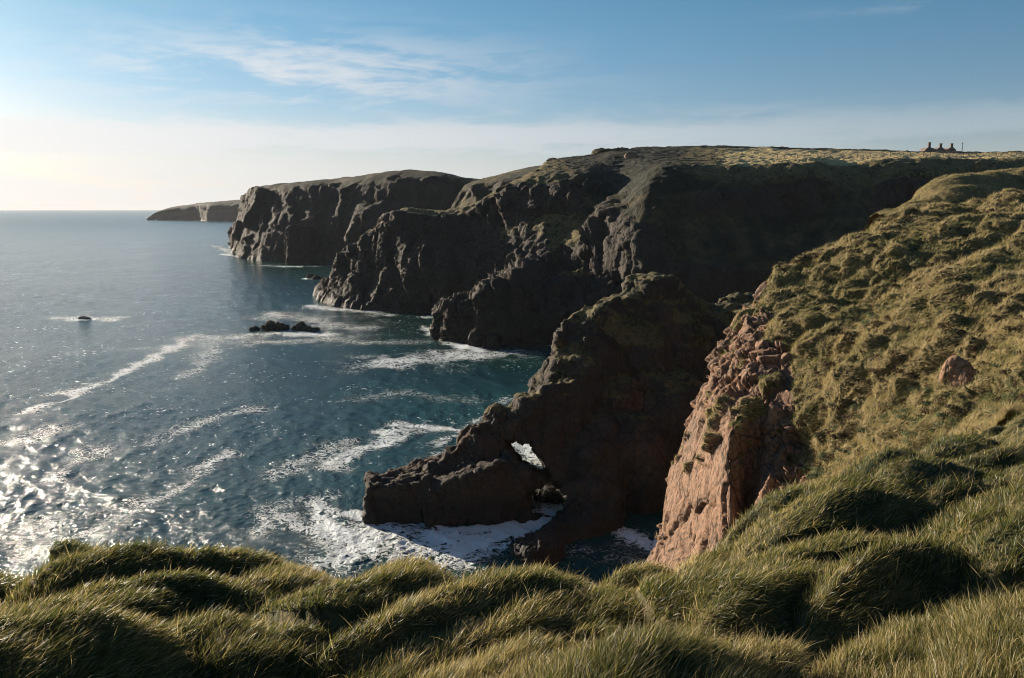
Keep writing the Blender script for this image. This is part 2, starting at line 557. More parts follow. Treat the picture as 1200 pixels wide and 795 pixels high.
def build_sea():
    # polar sheet all round the camera; dense where the photograph looks
    az = np.concatenate([np.linspace(-180, -42, 60)[:-1], np.linspace(-42, 36, 1150)[:-1], np.linspace(36, 180, 60)[:-1]])
    pys = np.concatenate([np.linspace(900, 400, 620), 245 + 155 * np.exp(-np.linspace(0, 1, 240)[1:] * 5.3)])
    y = (397.5 - pys) / 1000
    rr = CAMZ / (SP - y * CP)
    rr = np.concatenate([[5.0, 20.0], rr[rr < 24000], [25000.0]])
    A, Rr = np.meshgrid(np.radians(az), rr, indexing='ij')
    x = (np.sin(A) * Rr).astype(F).ravel(); yy = (np.cos(A) * Rr).astype(F).ravel()
    # waves: a spread of sines whose resolved part fades with distance
    rng = np.random.default_rng(4)
    z = np.zeros_like(x); r = np.hypot(x, yy)
    wx = x + 3.0 * vnoise(np.stack([x, yy, x * 0], 1) / 17.0, 3); wy = yy + 3.0 * vnoise(np.stack([x, yy, x * 0], 1) / 15.0, 8)
    for k in range(34):
        L = 0.75 * (1.085 ** k)
        th = R(205 + rng.normal(0, 34))
        a = 0.0100 * L ** 0.45
        kx, ky = math.cos(th) * 2 * math.pi / L, math.sin(th) * 2 * math.pi / L
        ph = kx * wx + ky * wy + rng.uniform(0, 6.28)
        z += (a * np.clip(1.6 - r / (90.0 * L), 0, 1) * (1 - np.abs(np.sin(ph * 0.5)) * 2 + 0.27)).astype(F)
    p3 = np.stack([x, yy, np.zeros_like(x)], 1)
    big = sstep(vnoise(p3 / 60, 5), -0.7, 0.8)
    z *= 0.55 + 0.75 * big
    foam = np.zeros_like(x)
    sel = (r < 4000)
    xs, ys = x[sel], yy[sel]
    wob = 1 + 0.55 * vnoise(p3[sel] / 7.0, 21) + 0.35 * vnoise(p3[sel] / 2.2, 22)
    sh = 1.6 * np.stack([vnoise(p3[sel] / 6.0, 31), vnoise(p3[sel] / 6.0, 32)], 1)
    f = np.zeros_like(xs)
    for ax, ay, bx, by, w, s in FOAM:
        dx, dy = bx - ax, by - ay
        px_, py_ = xs + sh[:, 0] - ax, ys + sh[:, 1] - ay
        t = np.clip((px_ * dx + py_ * dy) / (dx * dx + dy * dy), 0, 1)
        d = np.hypot(px_ - t * dx, py_ - t * dy)
        f = np.maximum(f, s * np.exp(-(d / (w * wob)) ** 2))
    foam[sel] = f * (0.86 + 0.30 * vnoise(p3[sel] / 9.0, 24))
    nu, nv = len(az), len(rr)
    o = new_mesh_obj('sea', np.stack([x, yy, z], 1), grid_faces(nu, nv, wrap=True), 4, None, {'foam': foam}, smooth=True)
    tag(o, kind='structure')
    m = bpy.data.materials.new('sea_water'); m.use_nodes = True
    t = NT(m.node_tree); t.n.clear()
    out = t.new('ShaderNodeOutputMaterial'); bs = t.new('ShaderNodeBsdfPrincipled')
    pos = t.new('ShaderNodeNewGeometry').outputs['Position']
    fa = t.new('ShaderNodeAttribute', attribute_name='foam').outputs['Fac']
    ln = t.new('ShaderNodeVectorMath', operation='LENGTH'); t.l.new(pos, ln.inputs[0])
    dist = ln.outputs['Value']
    big = t.noise(pos, 0.012, 4, 0.55)
    base = t.mix(t.ramp(big, 0.35, 0.68), (0.006, 0.034, 0.033), (0.013, 0.062, 0.053))
    # foam lace: thin nets of noise, opening into white where the mask is strong
    wv = t.mapping(pos, (1, 1.0, 1), (0, 0, 0.5))
    na = t.noise(wv, 0.62, 6, 0.62, 1.4)
    nb = t.noise(wv, 2.0, 5, 0.65, 1.0)
    ridge = t.math('ADD', t.math('MULTIPLY', t.math('ABSOLUTE', t.math('SUBTRACT', na, 0.5)), 4.0), t.math('MULTIPLY', t.math('ABSOLUTE', t.math('SUBTRACT', nb, 0.5)), 3.0))
    ff = t.ramp(t.math('SUBTRACT', t.math('MULTIPLY', fa, 0.95), ridge), -0.04, 0.26)
    # stray flecks on the open water
    nc = t.noise(t.mapping(pos, (1, 0.7, 1), (0, 0, 0.55)), 0.9, 4, 0.7, 0.6)
    nd = t.noise(pos, 0.05, 3, 0.6)
    fl = t.math('MULTIPLY', t.ramp(t.math('ADD', nc, t.math('MULTIPLY', nd, 0.25)), 0.755, 0.83), 0.6)
    ff = t.math('MAXIMUM', ff, fl)
    t.l.new(t.mix(ff, base, (0.72, 0.76, 0.76)), bs.inputs['Base Color'])
    t.l.new(t.math('ADD', t.ramp(dist, 80.0, 2500.0, 0.13, 0.25), t.math('MULTIPLY', ff, 0.5)), bs.inputs['Roughness'])
    bs.inputs['IOR'].default_value = 1.333
    n1 = t.noise(t.mapping(pos, (1, 0.5, 1), (0, 0, 0.55)), 2.4, 5, 0.66, 0.3)
    n1 = t.math('SUBTRACT', n1, t.math('ABSOLUTE', t.math('SUBTRACT', t.noise(t.mapping(pos, (1, 0.45, 1), (0, 0, 0.75)), 1.0, 3, 0.6, 0.4), 0.5)))
    n2 = t.noise(t.mapping(pos, (1, 0.6, 1), (0, 0, -0.4)), 0.12, 4, 0.6, 0.2)
    n3 = t.noise(t.mapping(pos, (1, 0.45, 1), (0, 0, 0.3)), 0.025, 4, 0.6, 0.2)
    fr = t.ramp(dist, 150.0, 1200.0, 1.0, 3.6)
    h = t.math('ADD', t.math('MULTIPLY', n1, 0.20), t.math('MULTIPLY', fr, t.math('ADD', t.math('MULTIPLY', n2, 0.34), t.math('MULTIPLY', n3, 0.7))))
    h = t.math('ADD', h, t.math('MULTIPLY', ff, 0.12))
    bp = t.new('ShaderNodeBump'); bp.inputs['Strength'].default_value = 1.0; bp.inputs['Distance'].default_value = 1.0
    t.l.new(h, bp.inputs['Height']); t.l.new(bp.outputs[0], bs.inputs['Normal'])
    t.l.new(bs.outputs[0], out.inputs[0])
    o.data.materials.append(m)


# ------------------------------------------------------------------ coast lofts
def coast(name, sections, du, dv, mat, amp, size, seed, veg_bias=0.0, z_hi=10.0, flip=False, vsize=6.0, post=None, rockfn=None, turf=0.0, vert=0.45, ridge=1.0, crack=0.5, dryfn=None):
    g = loft(sections, du, dv)
    if flip: g = g[::-1]
    n = grid_normals(g)
    nu, nv = g.shape[:2]
    p = g.reshape(-1, 3).astype(F); nn = n.reshape(-1, 3).astype(F)
    veg = coast_attrs(p, nn, veg_bias, z_hi, seed, vsize)
    if rockfn is not None: veg = rockfn(g, veg.reshape(nu, nv)).ravel()
    rock = np.clip(1.0 - veg * 0.85, 0.12, 1)
    d = rock_disp(p, nn, rock, amp, size, seed, vert=vert, ridge=ridge, crack=crack)
    if turf > 0:
        f1, f2, idv, _ = worley(p / (turf * 5), seed + 3)
        d = d + veg * turf * (1.0 - f1 * f1 * 1.3 + 0.5 * fbm(p / (turf * 2.2), 3, 0.6, seed + 41))
    p2 = p + nn * d[:, None]
    if post is not None: p2 = post(p2, nu, nv)
    n2 = grid_normals(p2.reshape(nu, nv, 3)).reshape(-1, 3)
    # steep pieces thrown up by the blocks show rock
    veg2 = np.clip(veg + (n2[:, 2] - 0.5) * 0.7, 0, 1) * sstep(veg, 0.05, 0.5)
    at = {'veg': veg2}
    if dryfn is not None: at['dry_shade'] = dryfn(p2)
    o = new_mesh_obj(name, p2, grid_faces(nu, nv), 4, mat, at, smooth=False)
    tag(o, kind='structure')
    return o, p2.reshape(nu, nv, 3), n2.reshape(nu, nv, 3), veg2.reshape(nu, nv)


def dn(p, z, dy=0.0, dx=0.0):
    return V(p[0] + dx, p[1] + dy, z)


def far_headland():
    secs = []
    data = [  # foot px, foot y, brink px, brink y, depth of brink, behind y
        (172, 258.4, 178, 254.5), (181, 258.3, 187, 248.0), (195, 258.3, 204, 242.5), (215, 258.5, 226, 239.5),
        (232, 258.6, 232, 238.2), (245, 259.3, 250, 237.0), (270, 259.6, 280, 234.8), (300, 260, 310, 233.0), (330, 260, 340, 231)]
    for fx, fy, bx, by in data:
        f = G(fx, fy)
        b = P(bx, by, f[1] + 60)
        mid = f * 0.5 + b * 0.5; mid[1] -= 18
        secs.append([dn(f, -4, -5), f, mid, b, V(b[0] + 20, b[1] + 500, max(b[2], 2) * 0.98), V(b[0] + 20, b[1] + 900, -5)])
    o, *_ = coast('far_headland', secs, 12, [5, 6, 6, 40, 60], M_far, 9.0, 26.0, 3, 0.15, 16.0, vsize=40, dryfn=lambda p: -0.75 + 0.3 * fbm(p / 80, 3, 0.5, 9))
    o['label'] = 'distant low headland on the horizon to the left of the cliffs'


def headland_a():
    S = [
        [G(296, 288), P(300, 265, 800), P(306, 236, 790), P(312, 221, 790), P(400, 212, 830), P(460, 206, 900)],
        [G(277, 292), P(279, 268, 730), P(287, 240, 725), P(293, 229, 735), P(410, 211, 780), P(465, 206, 880)],
        [G(272, 298), P(279, 274, 672), P(290, 245, 685), P(300, 221.5, 700), P(415, 210, 760), P(470, 205, 860)],
        [G(287, 303), P(296, 275, 632), P(307, 240, 660), P(316, 218, 690), P(425, 208, 750), P(475, 205, 850)],
        [G(312, 306), P(320, 270, 620), P(330, 240, 650), P(338, 214.5, 680), P(430, 207, 750), P(480, 204, 840)],
        [G(345, 308), P(350, 275, 600), P(358, 245, 640), P(366, 212, 675), P(440, 206, 750), P(490, 204, 840)],
        [G(372, 309), P(376, 285, 585), P(388, 245, 620), P(396, 210, 665), P(450, 204, 740), P(495, 203, 830)],
        [G(392, 310), P(396, 280, 575), P(402, 245, 590), P(412, 209, 640), P(460, 203, 730), P(500, 202, 820)],
        [G(410, 312), P(414, 275, 555), P(424, 240, 585), P(440, 203.5, 630), P(470, 203, 720), P(505, 202, 810)],
        [G(445, 313), P(450, 270, 550), P(465, 240, 575), P(480, 200.5, 610), P(500, 202, 700), P(520, 203, 800)],
        [G(490, 315), P(495, 275, 535), P(505, 240, 560), P(520, 204, 585), P(530, 206, 680), P(545, 206, 800)],
        [G(530, 316), P(535, 275, 525), P(540, 240, 545), P(552, 211, 565), P(570, 210, 660), P(590, 207, 800)],
        [G(590, 316), P(595, 275, 520), P(600, 240, 540), P(605, 216, 555), P(620, 211, 660), P(640, 208, 800)],
    ]
    S2 = []
    for s_ in S:
        f = s_[0]; out = [dn(f, -3), f]
        for j, frac in ((1, 0.18), (2, 0.27), (3, 0.38)):
            q = s_[j]; Y = f[1] + (q[1] - f[1]) * frac
            dd = (q - np.array([0, 0, CAMZ])) / q[1]
            out.append(np.array([0, 0, CAMZ]) + dd * Y)
        for k_ in (4, 5):
            q = s_[k_].copy(); q[2] = out[-1][2] + (0.5 if k_ == 4 else -2.0); out.append(q)
        S2.append(out)
    S = S2
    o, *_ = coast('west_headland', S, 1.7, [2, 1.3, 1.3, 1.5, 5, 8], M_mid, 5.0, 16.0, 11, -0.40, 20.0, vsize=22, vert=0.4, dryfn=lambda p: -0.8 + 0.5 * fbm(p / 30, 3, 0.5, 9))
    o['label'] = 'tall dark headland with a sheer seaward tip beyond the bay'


def headland_d():
    # the lit cliff between the west headland and the spur
    S = [
        [G(480, 330, -2), P(500, 270, 430), P(525, 246, 440), P(545, 217, 450), P(560, 213, 500), P(590, 209, 560)],
        [G(520, 332, -2), P(530, 262, 425), P(545, 235, 435), P(560, 213, 445), P(590, 205, 500), P(620, 201, 560)],
        [G(560, 334, -2), P(560, 262, 415), P(570, 232, 425), P(588, 206, 435), P(615, 199, 490), P(650, 196, 550)],
        [G(600, 336, -2), P(600, 262, 400), P(610, 228, 410), P(625, 202, 415), P(650, 194, 480), P(680, 191, 540)],
        [G(650, 338, -2), P(650, 262, 390), P(655, 228, 400), P(665, 203, 400), P(690, 194, 470), P(720, 190, 540)],
        [G(720, 338, -2), P(720, 262, 390), P(725, 228, 395), P(735, 205, 400), P(760, 196, 470), P(790, 190, 540)],
    ]
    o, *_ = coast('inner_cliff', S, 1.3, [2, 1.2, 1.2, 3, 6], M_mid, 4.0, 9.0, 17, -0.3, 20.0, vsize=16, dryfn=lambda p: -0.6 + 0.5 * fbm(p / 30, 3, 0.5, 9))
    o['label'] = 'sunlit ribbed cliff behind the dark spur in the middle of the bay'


def headland_b():
    # levels: foot, low, mid, crest, behind, skyline
    S = [
        [V(-62, 395, 0), P(450, 335, 385), P(458, 290, 380), P(474, 253, 375), P(500, 262, 395), P(540, 268, 420)],
        [G(392, 341), P(398, 335, 352), P(412, 310, 352), P(452, 260, 352), P(480, 262, 385), P(520, 268, 420)],
        [G(381, 352), P(385, 348, 335), P(400, 325, 338), P(428, 284, 340), P(460, 275, 375), P(510, 275, 410)],
        [G(392, 357), P(398, 345, 325), P(404, 322, 326), P(416, 298, 328), P(445, 290, 360), P(500, 285, 400)],
        [G(412, 361), P(414, 338, 313), P(420, 305, 316), P(434, 277, 320), P(465, 272, 350), P(520, 272, 400)],
        [G(440, 364), P(441, 330, 304), P(444, 290, 308), P(456, 255, 313), P(490, 256, 345), P(545, 262, 400)],
        [G(475, 366), P(475, 320, 296), P(474, 275, 301), P(478, 247, 305), P(505, 250, 335), P(560, 256, 400)],
        [G(512, 368), P(512, 315, 289), P(511, 275, 296), P(512, 250, 300), P(530, 252, 335), P(590, 252, 400)],
        [G(545, 372), P(546, 320, 280), P(549, 272, 288), P(556, 242, 295), P(575, 240, 335), P(610, 236, 400)],
        [G(575, 375), P(578, 315, 272), P(584, 262, 282), P(592, 223, 290), P(612, 215, 330), P(630, 206, 410)],
        [G(620, 380), P(622, 310, 262), P(624, 255, 274), P(628, 208, 282), P(638, 197, 345), P(650, 189, 430)],
        [G(665, 385), P(668, 310, 252), P(676, 255, 264), P(690, 203.5, 275), P(690, 193, 345), P(695, 184, 430)],
        [G(695, 388), P(697, 310, 246), P(700, 262, 257), P(702, 216, 276), P(712, 189, 345), P(720, 178.5, 430)],
        [G(712, 390), P(712, 315, 240), P(711, 268, 250), P(716, 222, 275), P(735, 188, 345), P(748, 177, 435)],
        [G(730, 396), P(732, 318, 230), P(728, 268, 238), P(740, 222, 254), P(765, 189, 330), P(775, 175.5, 440)],
        [G(748, 400), P(750, 320, 223), P(750, 262, 230), P(772, 199.5, 251), P(795, 188, 330), P(805, 174.5, 440)],
        [G(790, 402), P(792, 320, 220), P(798, 262, 232), P(812, 197, 250), P(835, 186, 330), P(850, 174.5, 450)],
        [G(840, 404), P(842, 320, 219), P(848, 262, 232), P(856, 197, 248), P(880, 183.5, 340), P(900, 175.5, 460)],
        [G(890, 404), P(892, 320, 217), P(898, 260, 232), P(902, 195.5, 247), P(930, 184, 340), P(950, 176.5, 470)],
        [G(940, 404), P(942, 320, 215), P(948, 258, 233), P(952, 192.5, 246), P(980, 184, 340), P(1000, 178, 480)],
        [G(985, 404), P(990, 320, 212), P(994, 258, 226), P(985, 193.5, 252), P(1040, 184.5, 340), P(1060, 181, 480)],
        [G(1030, 404), P(1035, 320, 212), P(1040, 258, 233), P(1036, 190.5, 246), P(1090, 184.5, 340), P(1110, 181.5, 480)],
        [G(1100, 400), P(1105, 315, 214), P(1110, 255, 232), P(1110, 190.5, 245), P(1160, 185, 340), P(1180, 182, 480)],
        [G(1180, 395), P(1185, 310, 214), P(1190, 252, 232), P(1196, 190.5, 244), P(1250, 185.5, 340), P(1270, 182.5, 480)],
        [G(1270, 390), P(1275, 305, 216), P(1280, 250, 232), P(1290, 190, 243), P(1340, 185.5, 340), P(1360, 182.5, 480)],
        [G(1380, 385), P(1385, 300, 216), P(1390, 250, 232), P(1400, 190, 243), P(1440, 185, 340), P(1460, 182.5, 480)],
    ]
    S = [[dn(s[0], -3)] + s + [V(s[-1][0] * 1.1, s[-1][1] + 160, s[-1][2] - (14 if i > 8 else 0))] for i, s in enumerate(S)]

    def rf(g, veg):
        # upper slopes and the flat field keep their turf; the foot is bare
        return veg
    def dry_shade(p):
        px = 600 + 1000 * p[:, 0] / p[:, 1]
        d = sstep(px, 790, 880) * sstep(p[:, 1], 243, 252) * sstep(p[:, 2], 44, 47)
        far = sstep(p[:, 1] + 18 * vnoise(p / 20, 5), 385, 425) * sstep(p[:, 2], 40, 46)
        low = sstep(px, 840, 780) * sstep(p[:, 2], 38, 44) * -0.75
        shade = -0.65 * sstep(p[:, 2], 46, 41) * sstep(px, 640, 700)  # shade of the bay wall painted into its turf colour
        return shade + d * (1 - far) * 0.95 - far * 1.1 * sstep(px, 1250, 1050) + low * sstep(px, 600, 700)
    o, g, n, v = coast('bay_cliff', S, 0.7, [2, 0.65, 0.65, 0.65, 1.2, 2, 10], M_mid, 3.3, 7.5, 23, -0.22, 22.0, vsize=12, rockfn=rf, turf=0.5, dryfn=dry_shade, ridge=1.2)
    o['label'] = 'long shadowed cliff wall of the bay with the grassy plateau on top'
    return g


def buttress_c():
    S = [
        [V(-14, 262, 0), P(535, 385, 255), P(540, 372, 255), P(548, 362, 255), P(600, 345, 275)],
        [G(521, 387), P(521, 383, 240), P(522, 372, 240), P(524, 364, 241), P(580, 345, 265)],
        [G(517, 393), P(517.5, 388, 231), P(518, 375, 231.5), P(519, 363, 233), P(572, 345, 260)],
        [G(525, 399), P(525, 388, 226), P(525, 374, 226.5), P(526, 362, 228), P(574, 342, 256)],
        [G(541, 401), P(541, 388, 223.5), P(541, 373, 224), P(542, 360, 226), P(584, 338, 254)],
        [G(557, 404), P(556, 388, 220.5), P(556, 370, 221), P(557, 356.5, 223), P(596, 334, 252)],
        [G(566, 406), P(566, 385, 218.5), P(566, 365, 219), P(567, 347, 221), P(604, 326, 250)],
        [G(584, 407), P(584, 380, 217), P(584, 355, 218), P(586, 334, 221), P(618, 318, 250)],
        [G(602, 407), P(602, 375, 216), P(602, 345, 218), P(604, 321, 221.5), P(630, 312, 250)],
        [G(612, 407), P(612, 378, 216), P(612, 350, 218), P(613, 327, 221.5), P(640, 316, 250)],
        [G(625, 406), P(625, 380, 217), P(626, 358, 218.5), P(628, 344, 222), P(650, 325, 250)],
        [G(650, 405), P(650, 378, 218), P(652, 356, 220), P(655, 338, 226), P(680, 322, 250)],
        [G(690, 404), P(690, 375, 219), P(693, 350, 223), P(698, 332, 232), P(720, 318, 250)],
        [G(740, 404), P(740, 375, 219), P(743, 350, 223), P(748, 335, 232), P(770, 320, 250)],
        [G(800, 404), P(800, 375, 219), P(803, 350, 223), P(808, 335, 232), P(830, 320, 250)],
    ]
    S = [[dn(s[0], -3)] + s + [dn(s[-1], -3, 8)] for s in S]
    o, *_ = coast('rock_buttress', S, 0.42, [1, 0.45, 0.45, 0.45, 0.8, 3], M_mid, 2.3, 2.2, 31, -1.3, 20.0, vsize=8, vert=0.3)
    o['label'] = 'jagged rock buttress at the foot of the bay cliff'


# ------------------------------------------------------------------ surface nets for the arch
def surface_nets(val, org, h):
    nx, ny, nz = val.shape
    neg = val < 0
    cnt = np.zeros((nx - 1, ny - 1, nz - 1), np.int8)
    for dx in (0, 1):
        for dy in (0, 1):
            for dz in (0, 1):
                cnt += neg[dx:nx - 1 + dx, dy:ny - 1 + dy, dz:nz - 1 + dz]
    act = (cnt > 0) & (cnt < 8)
    idx = np.argwhere(act)
    vid = np.full(act.shape, -1, np.int32); vid[act] = np.arange(len(idx))
    acc = np.zeros((len(idx), 3)); num = np.zeros(len(idx))
    cs = [(a, b, c) for a in (0, 1) for b in (0, 1) for c in (0, 1)]
    for a in cs:
        for ax in range(3):
            if a[ax]: continue
            b = list(a); b[ax] = 1
            va = val[idx[:, 0] + a[0], idx[:, 1] + a[1], idx[:, 2] + a[2]]
            vb = val[idx[:, 0] + b[0], idx[:, 1] + b[1], idx[:, 2] + b[2]]
            c = (va < 0) != (vb < 0)
            t = np.where(c, va / (va - vb + 1e-12 * (va == vb)), 0)
            pt = np.array(a, float)[None, :].repeat(len(idx), 0)
            pt[:, ax] += t
            acc[c] += pt[c]; num[c] += 1
    co = (idx + acc / num[:, None]) * h + org
    faces = []
    for ax in range(3):
        o1, o2 = [(1, 2), (2, 0), (0, 1)][ax]
        sl = [slice(1, -1)] * 3
        sl[ax] = slice(0, -1)
        A = neg[tuple(sl)]
        sl2 = list(sl); sl2[ax] = slice(1, None)
        B = neg[tuple(sl2)]
        ch = np.argwhere(A != B)
        off = np.array([1, 1, 1]); off[ax] = 0
        base = ch + off
        d1 = np.zeros(3, int); d1[o1] = 1; d2 = np.zeros(3, int); d2[o2] = 1
        q = []
        for k in (base - d1 - d2, base - d2, base, base - d1):
            kk = np.minimum(k, np.array(vid.shape) - 1)
            q.append(vid[kk[:, 0], kk[:, 1], kk[:, 2]])
        q = np.stack(q, 1)
        fl = ~A[ch[:, 0], ch[:, 1], ch[:, 2]]
        q[fl] = q[fl][:, ::-1]
        faces.append(q[(q >= 0).all(1)])
    return co, np.concatenate(faces)


def arch_promontory():
    # crest line: (px, py, depth) with half widths at the crest and the batter of the near and far sides
    cr = [(436, 588, 97.5, 0.4), (444, 562, 97.5, 1.6), (470, 551, 98, 2.2), (500, 545, 98.5, 2.6), (520, 536, 98, 2.0), (545, 512, 98, 1.6), (565, 494, 98, 1.4), (590, 480, 98.5, 1.3),
          (615, 464, 99, 1.4), (640, 456, 100, 1.6), (662, 446, 102, 2.2), (676, 408, 105, 2.4), (688, 374, 107.5, 2.4), (705, 359, 109.5, 2.2), (722, 348, 111, 1.9), (742, 343, 112.5, 1.6), (752, 328, 113.5, 1.4), (768, 321, 115, 1.5), (784, 328, 116, 1.6), (798, 345, 117, 2.2), (815, 362, 118, 3.0), (840, 362, 119, 5.0), (880, 356, 121, 7.0), (940, 350, 124, 9.0), (1010, 345, 127, 12.0)]
    cp = np.array([P(a, b, c) for a, b, c, _ in cr]); hw = np.array([c[3] for c in cr])
    h = 0.23
    x0, x1, y0, y1, z0, z1 = -19.0, 52.0, 72.0, 146.0, -2.5, 30.0
    xs = np.arange(x0, x1, h); ys = np.arange(y0, y1, h); zs = np.arange(z0, z1, h)
    X, Y, Z = np.meshgrid(xs.astype(F), ys.astype(F), zs.astype(F), indexing='ij')
    shp = X.shape
    # warp of the sampling position with coarse noise, computed on a coarse lattice
    def coarse(freq, seed, n=4, st=(1, 1, 1)):
        sx, sy, sz = xs[::n], ys[::n], zs[::n]
        cx, cy, cz = np.meshgrid(np.append(sx, sx[-1] + n * h), np.append(sy, sy[-1] + n * h), np.append(sz, sz[-1] + n * h), indexing='ij')
        q = np.stack([cx.ravel() * st[0], cy.ravel() * st[1], cz.ravel() * st[2]], 1) * freq
        c = fbm(q, 3, 0.55, seed).reshape(cx.shape)
        fx = np.arange(shp[0]) / n; fy = np.arange(shp[1]) / n; fz = np.arange(shp[2]) / n
        def up(a, f, ax):
            i = np.floor(f).astype(int); t = (f - i).astype(F)
            sh_ = [1, 1, 1]; sh_[ax] = -1
            t = t.reshape(sh_)
            return np.take(a, i, ax) * (1 - t) + np.take(a, i + 1, ax) * t
        return up(up(up(c.astype(F), fx, 0), fy, 1), fz, 2)
    wx = coarse(1 / 7.0, 201) * 2.4
    wy = coarse(1 / 7.0, 205) * 2.4
    # plan-distance to the crest line in the warped plan
    # signed side: negative = camera side
    best = np.full(shp, 1e9, F); hz = np.zeros(shp, F); side = np.zeros(shp, F); wid = np.zeros(shp, F); sp = np.zeros(shp, F)
    XW = X + wx; YW = Y + wy
    L = 0.0
    for i in range(len(cp) - 1):
        a, b = cp[i], cp[i + 1]
        dx, dy = b[0] - a[0], b[1] - a[1]; ll = dx * dx + dy * dy
        t = np.clip(((XW - a[0]) * dx + (YW - a[1]) * dy) / ll, 0, 1)
        ex = XW - (a[0] + t * dx); ey = YW - (a[1] + t * dy)
        d2 = ex * ex + ey * ey
        c = d2 < best
        best[c] = d2[c]
        hz[c] = (a[2] + t * (b[2] - a[2]))[c]
        wid[c] = (hw[i] + t * (hw[i + 1] - hw[i]))[c]
        side[c] = (-(ex * dy - ey * dx))[c]
        sp[c] = (i + t)[c]
        L += math.sqrt(ll)
    d = np.sqrt(best)
    near = side < 0
    # camera side: steep on the arch limb, long apron under the tower
    tower = sstep(sp, 9.0, 12.5)
    k_near = 2.6 * (1 - tower) + 1.35 * tower
    k_far = 2.6 * (1 - tower) + 1.6 * tower
    k = np.where(near, k_near, k_far)
    # crest never plunges where neighbouring sections overlap
    dd = np.maximum(d - wid, 0)
    hgt = hz - k * dd - 0.02 * dd ** 2 * tower + 0.10 * np.minimum(d, wid) * 0
    f = (Z - hgt) / np.sqrt(1 + k * k)
    del best, XW, YW, side, d, dd

    def capsule(a, b, ra, rb, sy=1.0):
        a = np.array(a, float); b = np.array(b, float)
        ab = b - a; ll = (ab ** 2).sum()
        t = np.clip(((X - a[0]) * ab[0] + (Y - a[1]) * ab[1] + (Z - a[2]) * ab[2]) / ll, 0, 1)
        dd_ = np.sqrt((X - a[0] - t * ab[0]) ** 2 + (Y - a[1] - t * ab[1]) ** 2 + (Z - a[2] - t * ab[2]) ** 2)
        return dd_ - (ra + t * (rb - ra))

    def slab(c, size, rz, ry, rx=0.0):
        m = mathutils.Euler((rx, ry, rz)).to_matrix().transposed()
        m = np.array(m)
        q = [(m[i, 0] * (X - c[0]) + m[i, 1] * (Y - c[1]) + m[i, 2] * (Z - c[2])) for i in range(3)]
        return np.maximum(np.maximum(np.abs(q[0]) - size[0], np.abs(q[1]) - size[1]), np.abs(q[2]) - size[2])
    # extra masses on the camera side: tilted slab, apron ledges, low rocks of the cove
    def ell(c, r, sy=1.0):
        return (np.sqrt(((X - c[0]) / r[0]) ** 2 + ((Y - c[1]) / r[1]) ** 2 + ((Z - c[2]) / r[2]) ** 2) - 1) * min(r)
    c = P(560, 577, 93.5); f = np.minimum(f, slab(c, (6.1, 1.8, 2.7), 0.12, -0.36))
    c = P(470, 590, 95); f = np.minimum(f, slab(c, (3.4, 2.6, 3.0), 0.05, -0.10))
    for (px, py, yy, r) in [(700, 560, 99, (5, 5, 7)), (745, 560, 100, (5, 5, 8)), (790, 520, 104, (6, 6, 9)), (690, 600, 94, (4.5, 3, 4)), (720, 500, 105, (5, 4, 7)), (800, 590, 101, (5, 5, 6))]:
        f = np.minimum(f, ell(P(px, py, yy), r))
    # low ledge running down to the near boulder
    f = np.minimum(f, capsule(P(700, 612, 92), P(640, 640, 86.5), 2.6, 1.5))
    f = np.minimum(f, capsule(P(640, 640, 86.5), P(612, 648, 85.5), 1.5, 1.2))
    # two openings right through the limb, along the line of sight and a little beyond it
    def hole(pts, ya, yb, r):
        a = P(pts[0], pts[1], ya); b = P(pts[0], pts[1], yb)
        return a, b
    def tunnel(poly, ya, yb):
        # convex opening given by its corners in the photo, cut as a straight-sided tunnel between two real planes
        ctr = np.mean(poly, 0); res = None
        for i in range(len(poly)):
            a = P(*poly[i], ya); b = P(*poly[(i + 1) % len(poly)], ya)
            a2 = P(*poly[i], yb)
            n = np.cross(b - a, a2 - a); n /= np.linalg.norm(n)
            cc = P(ctr[0], ctr[1], ya)
            if np.dot(cc - a, n) > 0: n = -n
            s = (X - a[0]) * n[0] + (Y - a[1]) * n[1] + (Z - a[2]) * n[2]
            res = s if res is None else np.maximum(res, s)
        return np.maximum(res, np.maximum(ya - Y, Y - yb))
    f = np.maximum(f, -tunnel([(592, 515), (625, 513), (645, 556), (622, 578), (606, 545), (590, 538)], 80.0, 127.0))
    f = np.maximum(f, -tunnel([(624, 578), (644, 564), (666, 578), (662, 602), (622, 602)], 80.0, 127.0))
    f = np.maximum(f, -capsule((4.6, 101.6, 1.4), (-10.0, 114.5, 6.4), 3.1, 4.5))  # added shaft toward the sun, cut so light reaches the boulder behind
    # cove of black water in front of the tower and channel between the limb and the ledge
    f = np.maximum(f, -capsule(P(760, 655, 83), G(735, 640), 3.2, 3.6))
    # rough surface
    f = f + coarse(1 / 2.2, 211, 2, (1, 1, 0.6)) * 0.75
    co, fc = surface_nets(f, np.array([x0, y0, z0]), h)
    del f, X, Y, Z, hz, wid, sp
    # smooth normals for the displacement
    nrm = np.zeros_like(co)
    a, b, c_, d_ = [co[fc[:, i]] for i in range(4)]
    fn = np.cross(c_ - a, d_ - b)
    for i in range(4): np.add.at(nrm, fc[:, i], fn)
    nrm /= np.linalg.norm(nrm, axis=1, keepdims=True) + 1e-9
    p = co.astype(F); nn = nrm.astype(F)
    veg = np.clip((nn[:, 2] - 0.42) * 1.6 + 0.6 * fbm(p / 4.0, 4, 0.6, 77) + sstep(p[:, 2], 9, 22) * 0.35 - sstep(p[:, 2], 12, 7) * 1.4, 0, 1)
    rock = np.clip(1 - 0.6 * veg, 0.3, 1)
    # beds dip with the slab: rotate the joint frame
    M_ = np.array(mathutils.Euler((0.15, -0.42, 0.3)).to_matrix()).astype(F)
    dsp = rock_disp(p @ M_, nn, rock, 0.62, 2.1, 45, vert=1.25, ridge=0.5, crack=0.9, fine=1.1)
